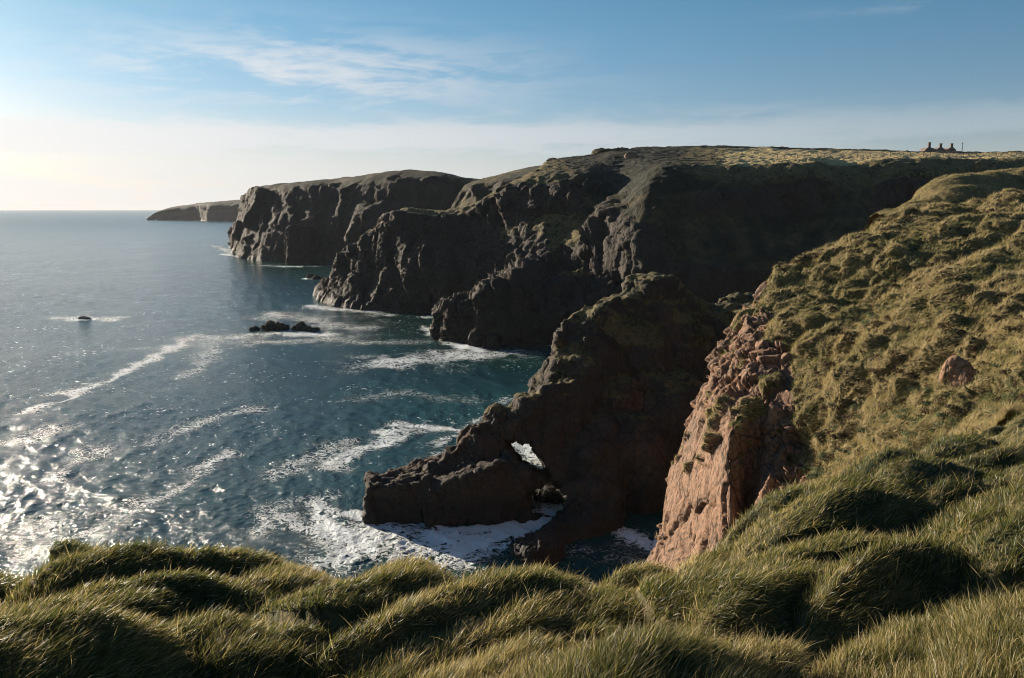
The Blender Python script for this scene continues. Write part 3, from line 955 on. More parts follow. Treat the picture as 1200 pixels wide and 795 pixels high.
    p2 = p + nn * dsp[:, None]
    o = new_mesh_obj('sea_arch', p2, fc, 4, M_arch, {'veg': veg}, smooth=False)
    tag(o, 'jagged pink and brown rock promontory with two openings worn through to the sea', 'sea arch')
    return o


# ------------------------------------------------------------------ the near hillside with its pink cliff
def hillside():
    # levels: foot(-3), z low, face 3, face 2, face 1, brink, i1, i2, i3, end
    def col(face, brink, i1, i2, i3, end):
        return face + [brink, i1, i2, i3, end]
    S = [
        # 0 near end, hidden under the foreground bank
        col([V(6.5, 18, -3), V(6.7, 19, 6), V(6.9, 20, 12), V(7.0, 21, 17), V(7.1, 22, 20)], P(885, 675, 24), P(1000, 648, 19.5), P(1120, 596, 17), P(1250, 535, 15), V(42, 2, 32)),
        # 1 rubble below the turf
        col([V(7.4, 26, -3), V(7.4, 26.5, 8), V(7.6, 27, 14), P(868, 690, 29), P(880, 655, 29.5)], P(905, 630, 30), P(1000, 580, 27), P(1115, 525, 24), P(1250, 460, 22), V(48, 16, 35.5)),
        col([V(7.8, 32, -3), V(8.0, 32.5, 8), V(8.2, 33, 14), P(868, 672, 34), P(890, 640, 34)], P(940, 590, 34.5), P(1010, 535, 32), P(1115, 478, 29), P(1250, 420, 27), V(52, 24, 36.5)),
        # 2 recess in shade
        col([V(8.9, 37.5, -3), V(9.1, 37.8, 8), V(9.4, 38, 14), P(876, 640, 38.4), P(893, 555, 38.8)], P(930, 535, 38), P(1010, 490, 36), P(1110, 440, 33.5), P(1250, 385, 32), V(55, 32, 37.5)),
        col([V(8.6, 37.7, -3), V(9.0, 38.3, 8), V(9.3, 38.8, 14), P(868, 635, 39.6), P(885, 530, 40.2)], P(925, 482, 40), P(1010, 450, 38), P(1110, 405, 36.5), P(1250, 360, 36), V(56, 38, 38)),
        # 3 the corner of the big slab
        col([V(8.0, 36.0, -3), V(8.3, 36.4, 8), V(8.6, 36.8, 14), P(856, 640, 37.6), P(857, 500, 39.6)], P(918, 450, 43), P(1010, 415, 41), P(1110, 372, 40), P(1250, 335, 40), V(58, 45, 38.5)),
        # 4 the pink slab
        col([V(6.2, 38.5, -3), V(6.8, 39.0, 8), V(7.2, 39.5, 14), P(815, 640, 41.0), P(832, 510, 43.0)], P(905, 410, 46), P(1010, 385, 45), P(1110, 340, 44.5), P(1250, 305, 46), V(60, 52, 39)),
        col([V(6.0, 42.5, -3), V(6.6, 43.0, 8), V(7.2, 43.6, 14), P(783, 625, 45.0), P(826, 462, 48.0)], P(895, 378, 50), P(1000, 352, 50), P(1110, 312, 51), P(1250, 275, 54), V(65, 60, 39.5)),
        # 5 the outline against the dark cove
        col([V(6.6, 46.0, -3), V(7.4, 46.6, 8), V(7.8, 47.5, 14), P(773, 640, 47.2), P(792, 556, 49.5)], P(868, 383, 53), P(1000, 325, 54), P(1110, 285, 56), P(1250, 252, 60), V(70, 68, 40)),
        col([V(10, 52, -3), V(10.5, 53, 8), V(11, 54, 14), P(790, 600, 53), P(830, 470, 55)], P(898, 346, 57), P(1000, 300, 58), P(1110, 262, 62), P(1250, 240, 68), V(76, 76, 40.5)),
        # 6 skyline of the slope
        col([V(17, 62, -3), V(17, 62, 8), V(17.5, 62, 14), P(880, 470, 60), P(902, 400, 60.5)], P(926, 316, 61), P(1008, 278, 64), P(1100, 245, 70), P(1230, 230, 78), V(84, 88, 41)),
        col([V(27, 78, -3), V(27, 77, 6), V(26.5, 75, 14), V(26.5, 73, 20), V(26.5, 71, 25)], V(26.3, 68, 29), V(33, 74, 31), V(42, 82, 32), V(60, 96, 34), V(94, 108, 40)),
        col([V(32, 92, -3), V(33, 91, 5), V(33, 90, 10), V(34, 88, 15), V(35, 86, 19)], V(36, 85, 22), V(44, 92, 24), V(54, 100, 27), V(72, 112, 30), V(104, 130, 38)),
        col([V(36, 120, -3), V(38, 118, 2), V(40, 116, 5), V(42, 114, 8), V(44, 112, 10)], V(46, 110, 12), V(58, 118, 15), V(70, 126, 18), V(86, 138, 22), V(120, 160, 30)),
    ]
    S = [q[:9] + [q[8] + (q[9] - q[8]) * min(1.0, 9.0 / np.linalg.norm(q[9] - q[8]))] + q[9:] for q in S]
    # chunkier sampling far below the part the photograph sees
    du = [0.4, 0.14, 0.11, 0.11, 0.11, 0.11, 0.11, 0.12, 0.13, 0.16, 0.3, 0.6, 1.2]
    dv = [1.0, 0.6, 0.14, 0.12, 0.10, 0.12, 0.14, 0.2, 0.4, 1.2]
    g = loft(S, du, dv, cap=160)
    n = grid_normals(g)
    if n[g.shape[0] // 2, -40, 2] < 0: g = g[::-1].copy(); n = grid_normals(g)
    nu, nv = g.shape[:2]
    p = g.reshape(-1, 3).astype(F); nn = n.reshape(-1, 3).astype(F)
    # v index of the brink
    lv = np.linalg.norm(np.diff(np.array(S), axis=1), axis=2).max(0)
    segs = [int(np.clip(math.ceil(l / d), 1, 160)) for l, d in zip(lv, dv)]
    ib = sum(segs[:5])
    vi = np.tile(np.arange(nv), nu)
    s = (vi - ib) / 40.0
    # rock below the brink, turf above it, torn edge between; ledges carry tufts
    edge = s + 0.9 * fbm(p / 3.0, 4, 0.6, 301)
    veg = sstep(edge, -0.05, 0.45)
    ledge = sstep(fbm(p / 1.1, 3, 0.6, 305) + (nn[:, 2] - 0.2) * 0.5, 0.42, 0.6)
    veg = np.maximum(veg, ledge * sstep(p[:, 2], 12, 18) * sstep(s, -8.0, -1.0))
    rock = np.clip(1 - veg, 0.05, 1)
    dsp = rock_disp(p, nn, rock, 0.42, 2.6, 61, vert=0.34, ridge=0.2, crack=1.0, fine=0.55)
    # the rubble band just under the brink is more broken
    rub = sstep(s, -3.2, -0.6) * (1 - veg)
    f1, f2, idv, vec = worley((p @ np.array(mathutils.Euler((0.5, 0.4, 0.3)).to_matrix()).astype(F)) / np.array([0.9, 0.7, 1.3], F), 66, 0.95, True)
    jn = fbm(p * np.array([1, 1, 0.22], F) / 0.8, 4, 0.6, 321, ridged=True)
    dsp -= ((1 - veg) * 0.16 * sstep(jn, 0.68, 0.82)).astype(F)
    dsp += (rub * (0.75 * (idv - 0.3) + 1.1 * (vec * rnd3(idv, 9)).sum(1) - 0.35 * np.clip(1 - (f2 - f1) / 0.10, 0, 1))).astype(F)
    # tussocks: domes of two sizes, hanging a little down-slope
    w = p + 0.75 * np.stack([vnoise(p / 1.3, 71), vnoise(p / 1.3, 72), vnoise(p / 1.3, 73)], 1)
    t1 = worley(w * np.array([0.75, 1.0, 1.0], F) / 1.35, 81); t2 = worley(w / 0.75, 85)
    hump = 0.62 * (1 - np.minimum(t1[0], 1) ** 2 * 1.4) * (0.25 + t1[2] * 1.1) + 0.24 * (1 - np.minimum(t2[0], 1) ** 2 * 1.5)
    big = 0.9 * fbm(p / 4.2, 3, 0.5, 91) + 0.22 * fbm(w * np.array([0.6, 1.2, 1.2], F) / 0.8, 3, 0.6, 93, ridged=True)
    dsp += (veg * (hump + big * 0.9 - 0.25)).astype(F)
    p2 = p + nn * dsp[:, None]
    G2 = p2.reshape(nu, nv, 3)
    N2 = grid_normals(G2)
    o = new_mesh_obj('hillside', p2, grid_faces(nu, nv), 4, M_near, {'veg': veg}, smooth=False)
    tag(o, kind='structure')
    o['label'] = 'tussocky grass hillside ending in a pink granite cliff at right'
    return G2, N2, veg.reshape(nu, nv), t1[2].reshape(nu, nv)


def knoll():
    S = []
    prof = [(1040, 258, 112), (1075, 245, 116), (1085, 236, 120), (1098, 223, 122), (1118, 213, 124), (1150, 208, 126), (1200, 204, 128), (1270, 199, 130), (1360, 194, 134)]
    for px, py, Y in prof:
        b = P(px, py, Y)
        h = max(b[2] - 26, 1)
        S.append([V(b[0] + 4, Y - 34, b[2] - h * 0.9 - 12), V(b[0], Y - 22, b[2] - h * 0.72 - 2), V(b[0] - 0.5, Y - 12, b[2] - h * 0.42), V(b[0], Y - 4.5, b[2] - h * 0.08 - 0.4), b, V(b[0] + 2, Y + 10, b[2] - 1), V(b[0] + 4, Y + 25, b[2] - 16), V(b[0] + 4, Y + 32, -2)])
    o, g, n, v = coast('grassy_knoll', S, 0.5, [0.8, 0.5, 0.4, 0.4, 0.6, 1.5, 3], M_near, 0.9, 2.5, 131, 0.35, 14.0, vsize=6, turf=0.8)
    o['label'] = 'second grassy knoll with a rocky left edge behind the near slope'
    return g, n, v


# ------------------------------------------------------------------ foreground bank
EP = np.array([-1100, -600, 0, 90, 190, 280, 400, 480, 560, 640, 700, 750, 800, 860, 900, 1000, 1100, 1200, 1500, 2100], float)
EY = np.array([664, 656, 650, 650, 656, 665, 669, 662, 662, 655, 660, 648, 634, 606, 594, 562, 530, 486, 420, 330], float)
ED = np.array([8.6, 8.2, 7.6, 7.5, 7.4, 7.2, 6.9, 6.7, 6.5, 6.3, 6.1, 6.6, 7.4, 8.4, 9.0, 10.5, 12.2, 14.0, 17.0, 20.0], float)
_ey = (397.5 - EY) / 1000
ES = ((EP - 600) / 1000) / (CP + _ey * SP)
EZ = CAMZ + ED * (-SP + _ey * CP) / (CP + _ey * SP) - 0.33
GZ0 = 33.32


def bank_height(x, y):
    x = np.asarray(x, float); y = np.asarray(y, float)
    s = x / np.maximum(y, 2.2)
    ye = np.interp(s, ES, ED); ze = np.interp(s, ES, EZ)
    t = y / ye
    z = GZ0 + (ze - GZ0) * np.clip(t, -0.5, 1) ** 1.0 * np.where(t < 0, 0.3, 1)
    d = np.maximum(y - ye, 0)
    kk = np.interp(s, [0.0, 0.3, 0.45, 0.6], [1.15, 0.9, 0.55, 0.38])
    z = z - kk * (np.sqrt(d * d + 0.5) - math.sqrt(0.5)) - 0.15 * d * 0
    # mounds: long cushions combed from lower left to upper right
    p = np.stack([x, y, x * 0], -1).reshape(-1, 3).astype(F)
    w = p + 0.40 * np.stack([vnoise(p / 1.2, 401), vnoise(p / 1.2, 402), p[:, 2] * 0], 1)
    ca, sa = math.cos(0.55), math.sin(0.55)
    q = np.stack([(w[:, 0] * ca + w[:, 1] * sa) / 1.75, (-w[:, 0] * sa + w[:, 1] * ca) / 0.95, w[:, 2]], 1)
    q[:, 2] = 0.5
    f1, f2, idv, _ = worley(q, 411, 0.8)
    dome = (1 - np.minimum(f1, 1.0) ** 2 * 1.5)
    m = 0.56 * dome * (0.35 + 1.0 * idv)
    m += 0.16 * fbm(p / 2.6, 2, 0.5, 421) + 0.08 * fbm(p / 0.45, 3, 0.55, 431)
    q2 = q * 2.1; q2[:, 2] = 0.5
    g1 = worley(q2, 441, 0.8)
    m += 0.14 * (1 - np.minimum(g1[0], 1) ** 2 * 1.4)
    near = sstep(np.hypot(p[:, 0], p[:, 1]), 0.6, 2.2)
    return (z.reshape(-1) + (m - 0.27) * near).reshape(x.shape)


def bank():
    xs = np.concatenate([np.linspace(-26, -7.5, 90)[:-1], np.arange(-7.5, 11.5, 0.045), np.linspace(11.5, 34, 130)])
    ys = np.concatenate([np.linspace(-12, 1.6, 60)[:-1], np.arange(1.6, 14.5, 0.045), np.linspace(14.5, 26, 70)])
    X, Y = np.meshgrid(xs, ys, indexing='ij')
    Z = bank_height(X, Y)
    g = np.stack([X, Y, Z], -1)
    m = coast_mat('bank_soil', 0.3, 2.0, 0.1, 0.5, 0.3, -50)
    o = new_mesh_obj('grass_bank', g.reshape(-1, 3), grid_faces(*X.shape), 4, m, {'veg': np.ones(X.size)}, smooth=True)
    tag(o, kind='structure')
    return o


# ------------------------------------------------------------------ blades
def blades(name, root, nrm, length, width, lean, tint, mat, droop, label, seed=0, segs=3, cat='grass'):
    """one tapered, bending strip per root; lean = direction the wind combs it"""
    rng = np.random.default_rng(seed)
    n = len(root)
    up = nrm * 0.62 + np.array([0, 0, 0.38])
    lean = lean - (lean * nrm).sum(1, keepdims=True) * nrm * 0.7
    d0 = up + lean * rng.uniform(0.35, 1.25, (n, 1)) + rng.normal(0, 0.27, (n, 3))
    d0 /= np.linalg.norm(d0, axis=1, keepdims=True)
    dr = lean * droop[:, None] * rng.uniform(0.6, 1.3, (n, 1)) + np.array([0, 0, -0.30]) * droop[:, None]
    side = np.cross(d0, rng.normal(0, 1, (n, 3)))
    side /= np.linalg.norm(side, axis=1, keepdims=True) + 1e-9
    V_ = []; tips = []
    pos = root - nrm * 0.02
    dcur = d0.copy()
    for k in range(segs + 1):
        t = k / segs
        if k > 0:
            pos = pos + dcur * (length / segs)[:, None]
            dcur = dcur + dr * (1.6 / segs)
            dcur /= np.linalg.norm(dcur, axis=1, keepdims=True)
        if k < segs:
            wv = (width * (1 - 0.75 * t ** 1.5))[:, None] * 0.5
            V_.append(pos - side * wv); V_.append(pos + side * wv)
            tips += [t, t]
        else:
            V_.append(pos); tips.append(1.0)
    nvp = 2 * segs + 1
    verts = np.stack(V_, 1).reshape(-1, 3)
    base = (np.arange(n) * nvp)[:, None]
    quads = []
    for k in range(segs - 1):
        quads.append(base + np.array([2 * k, 2 * k + 1, 2 * k + 3, 2 * k + 2]))
    quads = np.concatenate(quads, 1).reshape(-1, 4)
    tri = base + np.array([2 * segs - 2, 2 * segs - 1, 2 * segs])
    flat = np.concatenate([quads.ravel(), tri.ravel()])
    tot = np.concatenate([np.full(len(quads), 4), np.full(len(tri), 3)])
    me_attr = {'tint': np.repeat(tint, nvp), 'tip': np.tile(np.array(tips), n)}
    me = bpy.data.meshes.new(name)
    me.vertices.add(len(verts)); me.vertices.foreach_set('co', verts.astype(F).ravel())
    me.loops.add(len(flat)); me.loops.foreach_set('vertex_index', flat.astype(np.int32))
    me.polygons.add(len(tot))
    me.polygons.foreach_set('loop_start', np.concatenate([[0], np.cumsum(tot)[:-1]]).astype(np.int32))
    me.polygons.foreach_set('loop_total', tot.astype(np.int32))
    me.update(calc_edges=True)
    for k, a in me_attr.items():
        at = me.attributes.new(k, 'FLOAT', 'POINT'); at.data.foreach_set('value', a.astype(F))
    me.materials.append(mat)
    o = bpy.data.objects.new(name, me); C.collection.objects.link(o)
    tag(o, label, cat, kind='stuff')
    return o


def bank_grass():
    rng = np.random.default_rng(7)
    n = 540000
    # denser near the lens, thinning outwards; all the way to and over the edge
    s = rng.uniform(-0.78, 0.80, n)
    ye = np.interp(s, ES, ED)
    u = rng.uniform(0, 1, n)
    y = 1.9 * np.exp(u * np.log((ye + np.interp(s, [0.3, 0.5], [1.3, 6.0])) / 1.9))
    x = s * y
    # a sparser surround for views from the side
    n2 = 60000
    x2 = rng.uniform(-14, 14, n2); y2 = rng.uniform(-3, 10, n2)
    out = (y2 < 1.9) | (np.abs(x2 / np.maximum(y2, 0.1)) > 0.78)
    far_ = np.hypot(x2, y2) > 1.0
    k = out & far_
    x = np.concatenate([x, x2[k]]); y = np.concatenate([y, y2[k]])
    e = 0.03
    z = bank_height(x, y); zx = bank_height(x + e, y); zy = bank_height(x, y + e)
    nr = np.stack([-(zx - z) / e, -(zy - z) / e, np.ones_like(z)], 1)
    nr /= np.linalg.norm(nr, axis=1, keepdims=True)
    p = np.stack([x, y, z], 1)
    r = np.hypot(x, y)
    pf = p.astype(F)
    ang = 0.42 + 1.5 * fbm(pf / 1.3, 2, 0.5, 501)
    lean = np.stack([np.cos(ang), np.sin(ang), 0.05 * np.ones_like(ang)], 1)
    patch = fbm(pf / 1.3, 3, 0.6, 511)
    tint = np.clip(0.37 + 0.70 * patch + rng.normal(0, 0.25, len(x)), 0, 1)
    # straw tops near the brow
    ye_ = np.interp(x / np.maximum(y, 2.2), ES, ED)
    tint = np.clip(tint + 0.16 * sstep(y / ye_, 0.8, 1.0), 0, 1)
    ln = rng.uniform(0.05, 0.14, len(x)) * (1 + 0.35 * fbm(pf / 0.7, 2, 0.5, 521))
    wd = rng.uniform(0.0022, 0.0044, len(x)) * np.clip(r / 3.2, 0.8, 2.4)
    droop = rng.uniform(0.25, 0.9, len(x))
    # a share of long stray straws, paler and less combed
    st = rng.uniform(0, 1, len(x)) < 0.05
    tint = np.where(st, rng.uniform(0.75, 1.0, len(x)), tint)
    ln = np.where(st, ln * 1.5, ln); wd = np.where(st, wd * 0.8, wd)
    lean = lean + rng.normal(0, 0.35, lean.shape) * np.where(st, 2.0, 1.0)[:, None] * np.array([1, 1, 0.3])
    blades('grass', p, nr, ln, wd, lean, tint, M_blade, droop, 'long wind-combed green and straw grass covering the foreground bank', 9)


def hill_grass(Gd, Nd, Vg, idt, n=330000, ymax=100, label='tussocks of straw and green grass on the hillside at right', name='tussock_grass'):
    rng = np.random.default_rng(17)
    nu, nv = Gd.shape[:2]
    # area of each cell in view, weighted by closeness
    a = np.linalg.norm(np.cross(np.gradient(Gd, axis=0), np.gradient(Gd, axis=1)), axis=2)
    c = Gd
    yv = np.maximum(c[..., 1], 1)
    inview = (np.abs(c[..., 0] / yv) < 0.68) & (c[..., 1] > 8) & (c[..., 2] > 15) & (c[..., 1] < ymax)
    # facing the camera roughly
    tc = np.array([0, 0, CAMZ]) - c
    dst = np.linalg.norm(tc, axis=2)
    w = a * (Vg > 0.45) * inview / dst ** 1.5
    w = w.ravel(); w /= w.sum()
    ii = np.searchsorted(np.cumsum(w), rng.uniform(0, 1, n)); ii = np.minimum(ii, len(w) - 1)
    iu, iv = ii // nv, ii % nv
    iu2 = np.minimum(iu + 1, nu - 1); iv2 = np.minimum(iv + 1, nv - 1)
    fu = rng.uniform(0, 1, n)[:, None]; fv = rng.uniform(0, 1, n)[:, None]
    p = Gd[iu, iv] * (1 - fu) * (1 - fv) + Gd[iu2, iv] * fu * (1 - fv) + Gd[iu, iv2] * (1 - fu) * fv + Gd[iu2, iv2] * fu * fv
    nr = Nd[iu, iv]
    d = np.linalg.norm(p - np.array([0, 0, CAMZ]), axis=1)
    pf = p.astype(F)
    ang = -0.5 + 1.2 * fbm(pf / 2.5, 2, 0.5, 601)
    lean = np.stack([np.cos(ang) * 0.9, np.sin(ang) * 0.9, -0.25 * np.ones(n)], 1)
    patch = fbm(pf / 2.2, 4, 0.6, 611) * 0.55 + (idt[iu, iv] - 0.5) * 0.45
    tint = np.clip(0.72 + 0.9 * patch + rng.normal(0, 0.17, n), 0, 1)
    ln = rng.uniform(0.12, 0.34, n) * (1 + 0.3 * patch)
    wd = rng.uniform(0.007, 0.012, n) * np.clip(d / 22, 0.6, 4.0)
    blades(name, p, nr, ln, wd, lean, tint, M_tuss, rng.uniform(0.3, 1.0, n), label, 19)


# ------------------------------------------------------------------ loose rocks and stacks
def cube_sphere(n):
    vs = []; fs = []; off = 0
    lin = np.tan(np.linspace(-math.pi / 4, math.pi / 4, n))
    for ax in range(3):
        for sg in (-1, 1):
            a, b = np.meshgrid(lin, lin, indexing='ij')
            q = np.zeros((n, n, 3)); q[..., ax] = sg; q[..., (ax + 1) % 3] = a * sg; q[..., (ax + 2) % 3] = b
            vs.append(q.reshape(-1, 3)); fs.append(grid_faces(n, n) + off); off += n * n
    v = np.concatenate(vs); f = np.concatenate(fs)
    key = np.round(v * 1e5).astype(np.int64)
    _, first, inv = np.unique(key, axis=0, return_index=True, return_inverse=True)
    v = v[first]; f = inv.ravel()[f]
    return v / np.linalg.norm(v, axis=1, keepdims=True), f


CS = {}


def rock_mesh(size, seed, n=40, sq=0.55, amp=0.28, taper=0.0):
    if n not in CS: CS[n] = cube_sphere(n)
    v, f = CS[n]
    q = np.sign(v) * np.abs(v) ** sq                   # squarish boulder
    q /= np.abs(q).max()
    q[:, :2] *= 1 - taper * (q[:, 2:3] + 1) * 0.5
    p = (q * np.array(size)).astype(F)
    m = float(np.mean(size))
    d = rock_disp(p, v.astype(F), np.ones(len(v), F), m * amp, m * 0.75, seed, vert=0.8, ridge=0.5, crack=0.5, fine=1.0)
    return p + v * d[:, None], f


def rock(name, loc, size, seed, mat, label, cat='rock', group=None, n=40, rz=0.0, veg=0.0, parent=None, amp=0.28, z=None, taper=0.0):
    p, f = rock_mesh(size, seed, n, amp=amp, taper=taper)
    o = new_mesh_obj(name, p, f, 4, mat, {'veg': np.full(len(p), veg)})
    o.location = loc; o.rotation_euler = (0, 0, rz)
    if label: tag(o, label, cat, group)
    return o


def jagged(name, pts, seed, mat, label, cat, depth=3.0, h=0.0):
    """low reef: several boulders fused side by side into one mesh; pts = (px, py_base, height, half width)"""
    vs = []; fs = []; off = 0
    org = G(pts[0][0], pts[0][1])
    for i, (px, py, hh, w) in enumerate(pts):
        c = G(px, py)
        p, f = rock_mesh((w, depth * (0.7 + 0.3 * math.sin(i * 2.3)), hh), seed + i * 7, 26, 0.8, 0.42)
        vs.append(p + (c - org) + np.array([0, depth * 0.5, 0])); fs.append(f + off); off += len(p)
    v = np.concatenate(vs); f = np.concatenate(fs)
    o = new_mesh_obj(name, v, f, 4, mat, {'veg': np.zeros(len(v))})
    o.location = org
    tag(o, label, cat)
    return o


M_pale = coast_mat('pale_rock', 1.0, 1.5, 0.2, 1.1, 0.3, -50)


def rocks():
    jagged('skerry', [(311, 387, 1.3, 1.4), (316, 386.5, 2.2, 1.3), (322, 387, 1.3, 1.5), (328, 386.5, 1.7, 1.4), (333, 386, 1.0, 1.0)], 3, M_skerry, 'long jagged black reef awash in foam off the buttress, left half', 'reef', 2.0)
    jagged('skerry', [(346, 387, 1.1, 1.0), (352, 387, 1.9, 1.3), (359, 388, 1.3, 1.5), (367, 388.5, 0.9, 1.3)], 31, M_skerry, 'shorter jagged black reef awash in foam, right of the long one', 'reef', 2.0)
    jagged('skerry', [(296, 387.5, 0.7, 1.0), (300, 387, 0.9, 0.8)], 61, M_skerry, 'tiny dark rock just breaking the water left of the reefs', 'rock', 1.2)
    jagged('skerry', [(364, 326.5, 2.0, 1.8), (371, 327.3, 1.5, 2.4), (379, 328, 0.9, 2.0)], 71, M_skerry, 'small dark rock awash below the west headland', 'rock', 2.2)
    jagged('skerry', [(95, 374.2, 0.7, 0.9), (101, 374.4, 0.5, 1.0)], 81, M_skerry, 'lone wave-washed rock far out in the open water at left', 'rock', 1.6)
    jagged('skerry', [(386, 352, 5.0, 2.0), (390, 354, 3.5, 2.2), (382, 353.0, 2.0, 1.6)], 91, M_skerry, 'dark rocky toe at the tip of the headland spur', 'rock', 3.0)
    # stacks in front of the west headland
    c = G(351, 309.5)
    o = rock('sea_stack', (c[0], c[1] + 8, 10), (9.5, 8, 15), 5, M_mid, 'squat dark rock stack standing against the foot of the west headland', 'sea stack', n=90, amp=0.2)
    c = G(404, 310)
    o = rock('sea_stack', (c[0], c[1] + 3, 3.5), (2.2, 2.4, 4.5), 15, M_mid, 'slim pale pillar of rock at the inner end of the west headland', 'sea stack', n=30, amp=0.3)
    # boulders by the arch
    c = G(648, 584)
    rock('boulder', (c[0] - 0.3, c[1] + 1.0, 0.25), (2.4, 2.8, 1.2), 25, M_arch, 'sunlit layered boulder seen through the lower opening of the arch', 'boulder', n=60, rz=0.3)
    c = G(628, 655)
    rock('boulder', (c[0] + 0.2, c[1] + 0.6, 0.1), (2.3, 2.2, 1.6), 35, M_arch, 'sunlit rough boulder at the water edge just beyond the grass', 'boulder', n=70, rz=0.5)
    # pink boulder half sunk in the slope
    c = P(1131, 445, 30.4)
    rock('boulder', tuple(c + np.array([0.0, 0.5, -0.3])), (0.95, 0.60, 1.05), 45, M_pale, taper=0.6, label= 'bare pink boulder set in the tussocks of the hillside', cat='boulder', n=60, rz=-0.75, amp=0.16)
    # pale outcrops on the skyline
    c = P(740, 186, 352); rock('outcrop', tuple(c), (2.6, 2.0, 2.0), 55, M_pale, 'pale weathered outcrop on the plateau above the gully', 'outcrop', n=30)
    c = P(419, 214, 600); rock('outcrop', tuple(c), (5.0, 3.0, 2.6), 57, M_pale, 'pale outcrop at the brink of the west headland', 'outcrop', n=30)
    c = P(662, 192, 400); rock('outcrop', tuple(c), (9.0, 5.0, 2.4), 59, M_mid, 'low dark tor on the skyline left of the summit', 'outcrop', n=40, veg=0.4)
    c = P(718, 183, 420); rock('outcrop', tuple(c), (9.0, 6.0, 3.4), 63, M_mid, 'broad dark tor at the left end of the plateau skyline', 'outcrop', n=40, veg=0.5)


def box_bm(bm, c, sz, m=None):
    import bmesh
    r_ = bmesh.ops.create_cube(bm, size=1.0)
    for v in r_['verts']:
        v.co.x = v.co.x * sz[0] + c[0]; v.co.y = v.co.y * sz[1] + c[1]; v.co.z = v.co.z * sz[2] + c[2]


def bm_obj(name, bm, mat, parent=None):
    me = bpy.data.meshes.new(name); bm.to_mesh(me); bm.free()
    me.materials.append(mat)
    o = bpy.data.objects.new(name, me); C.collection.objects.link(o)
    if parent: o.parent = parent
    return o


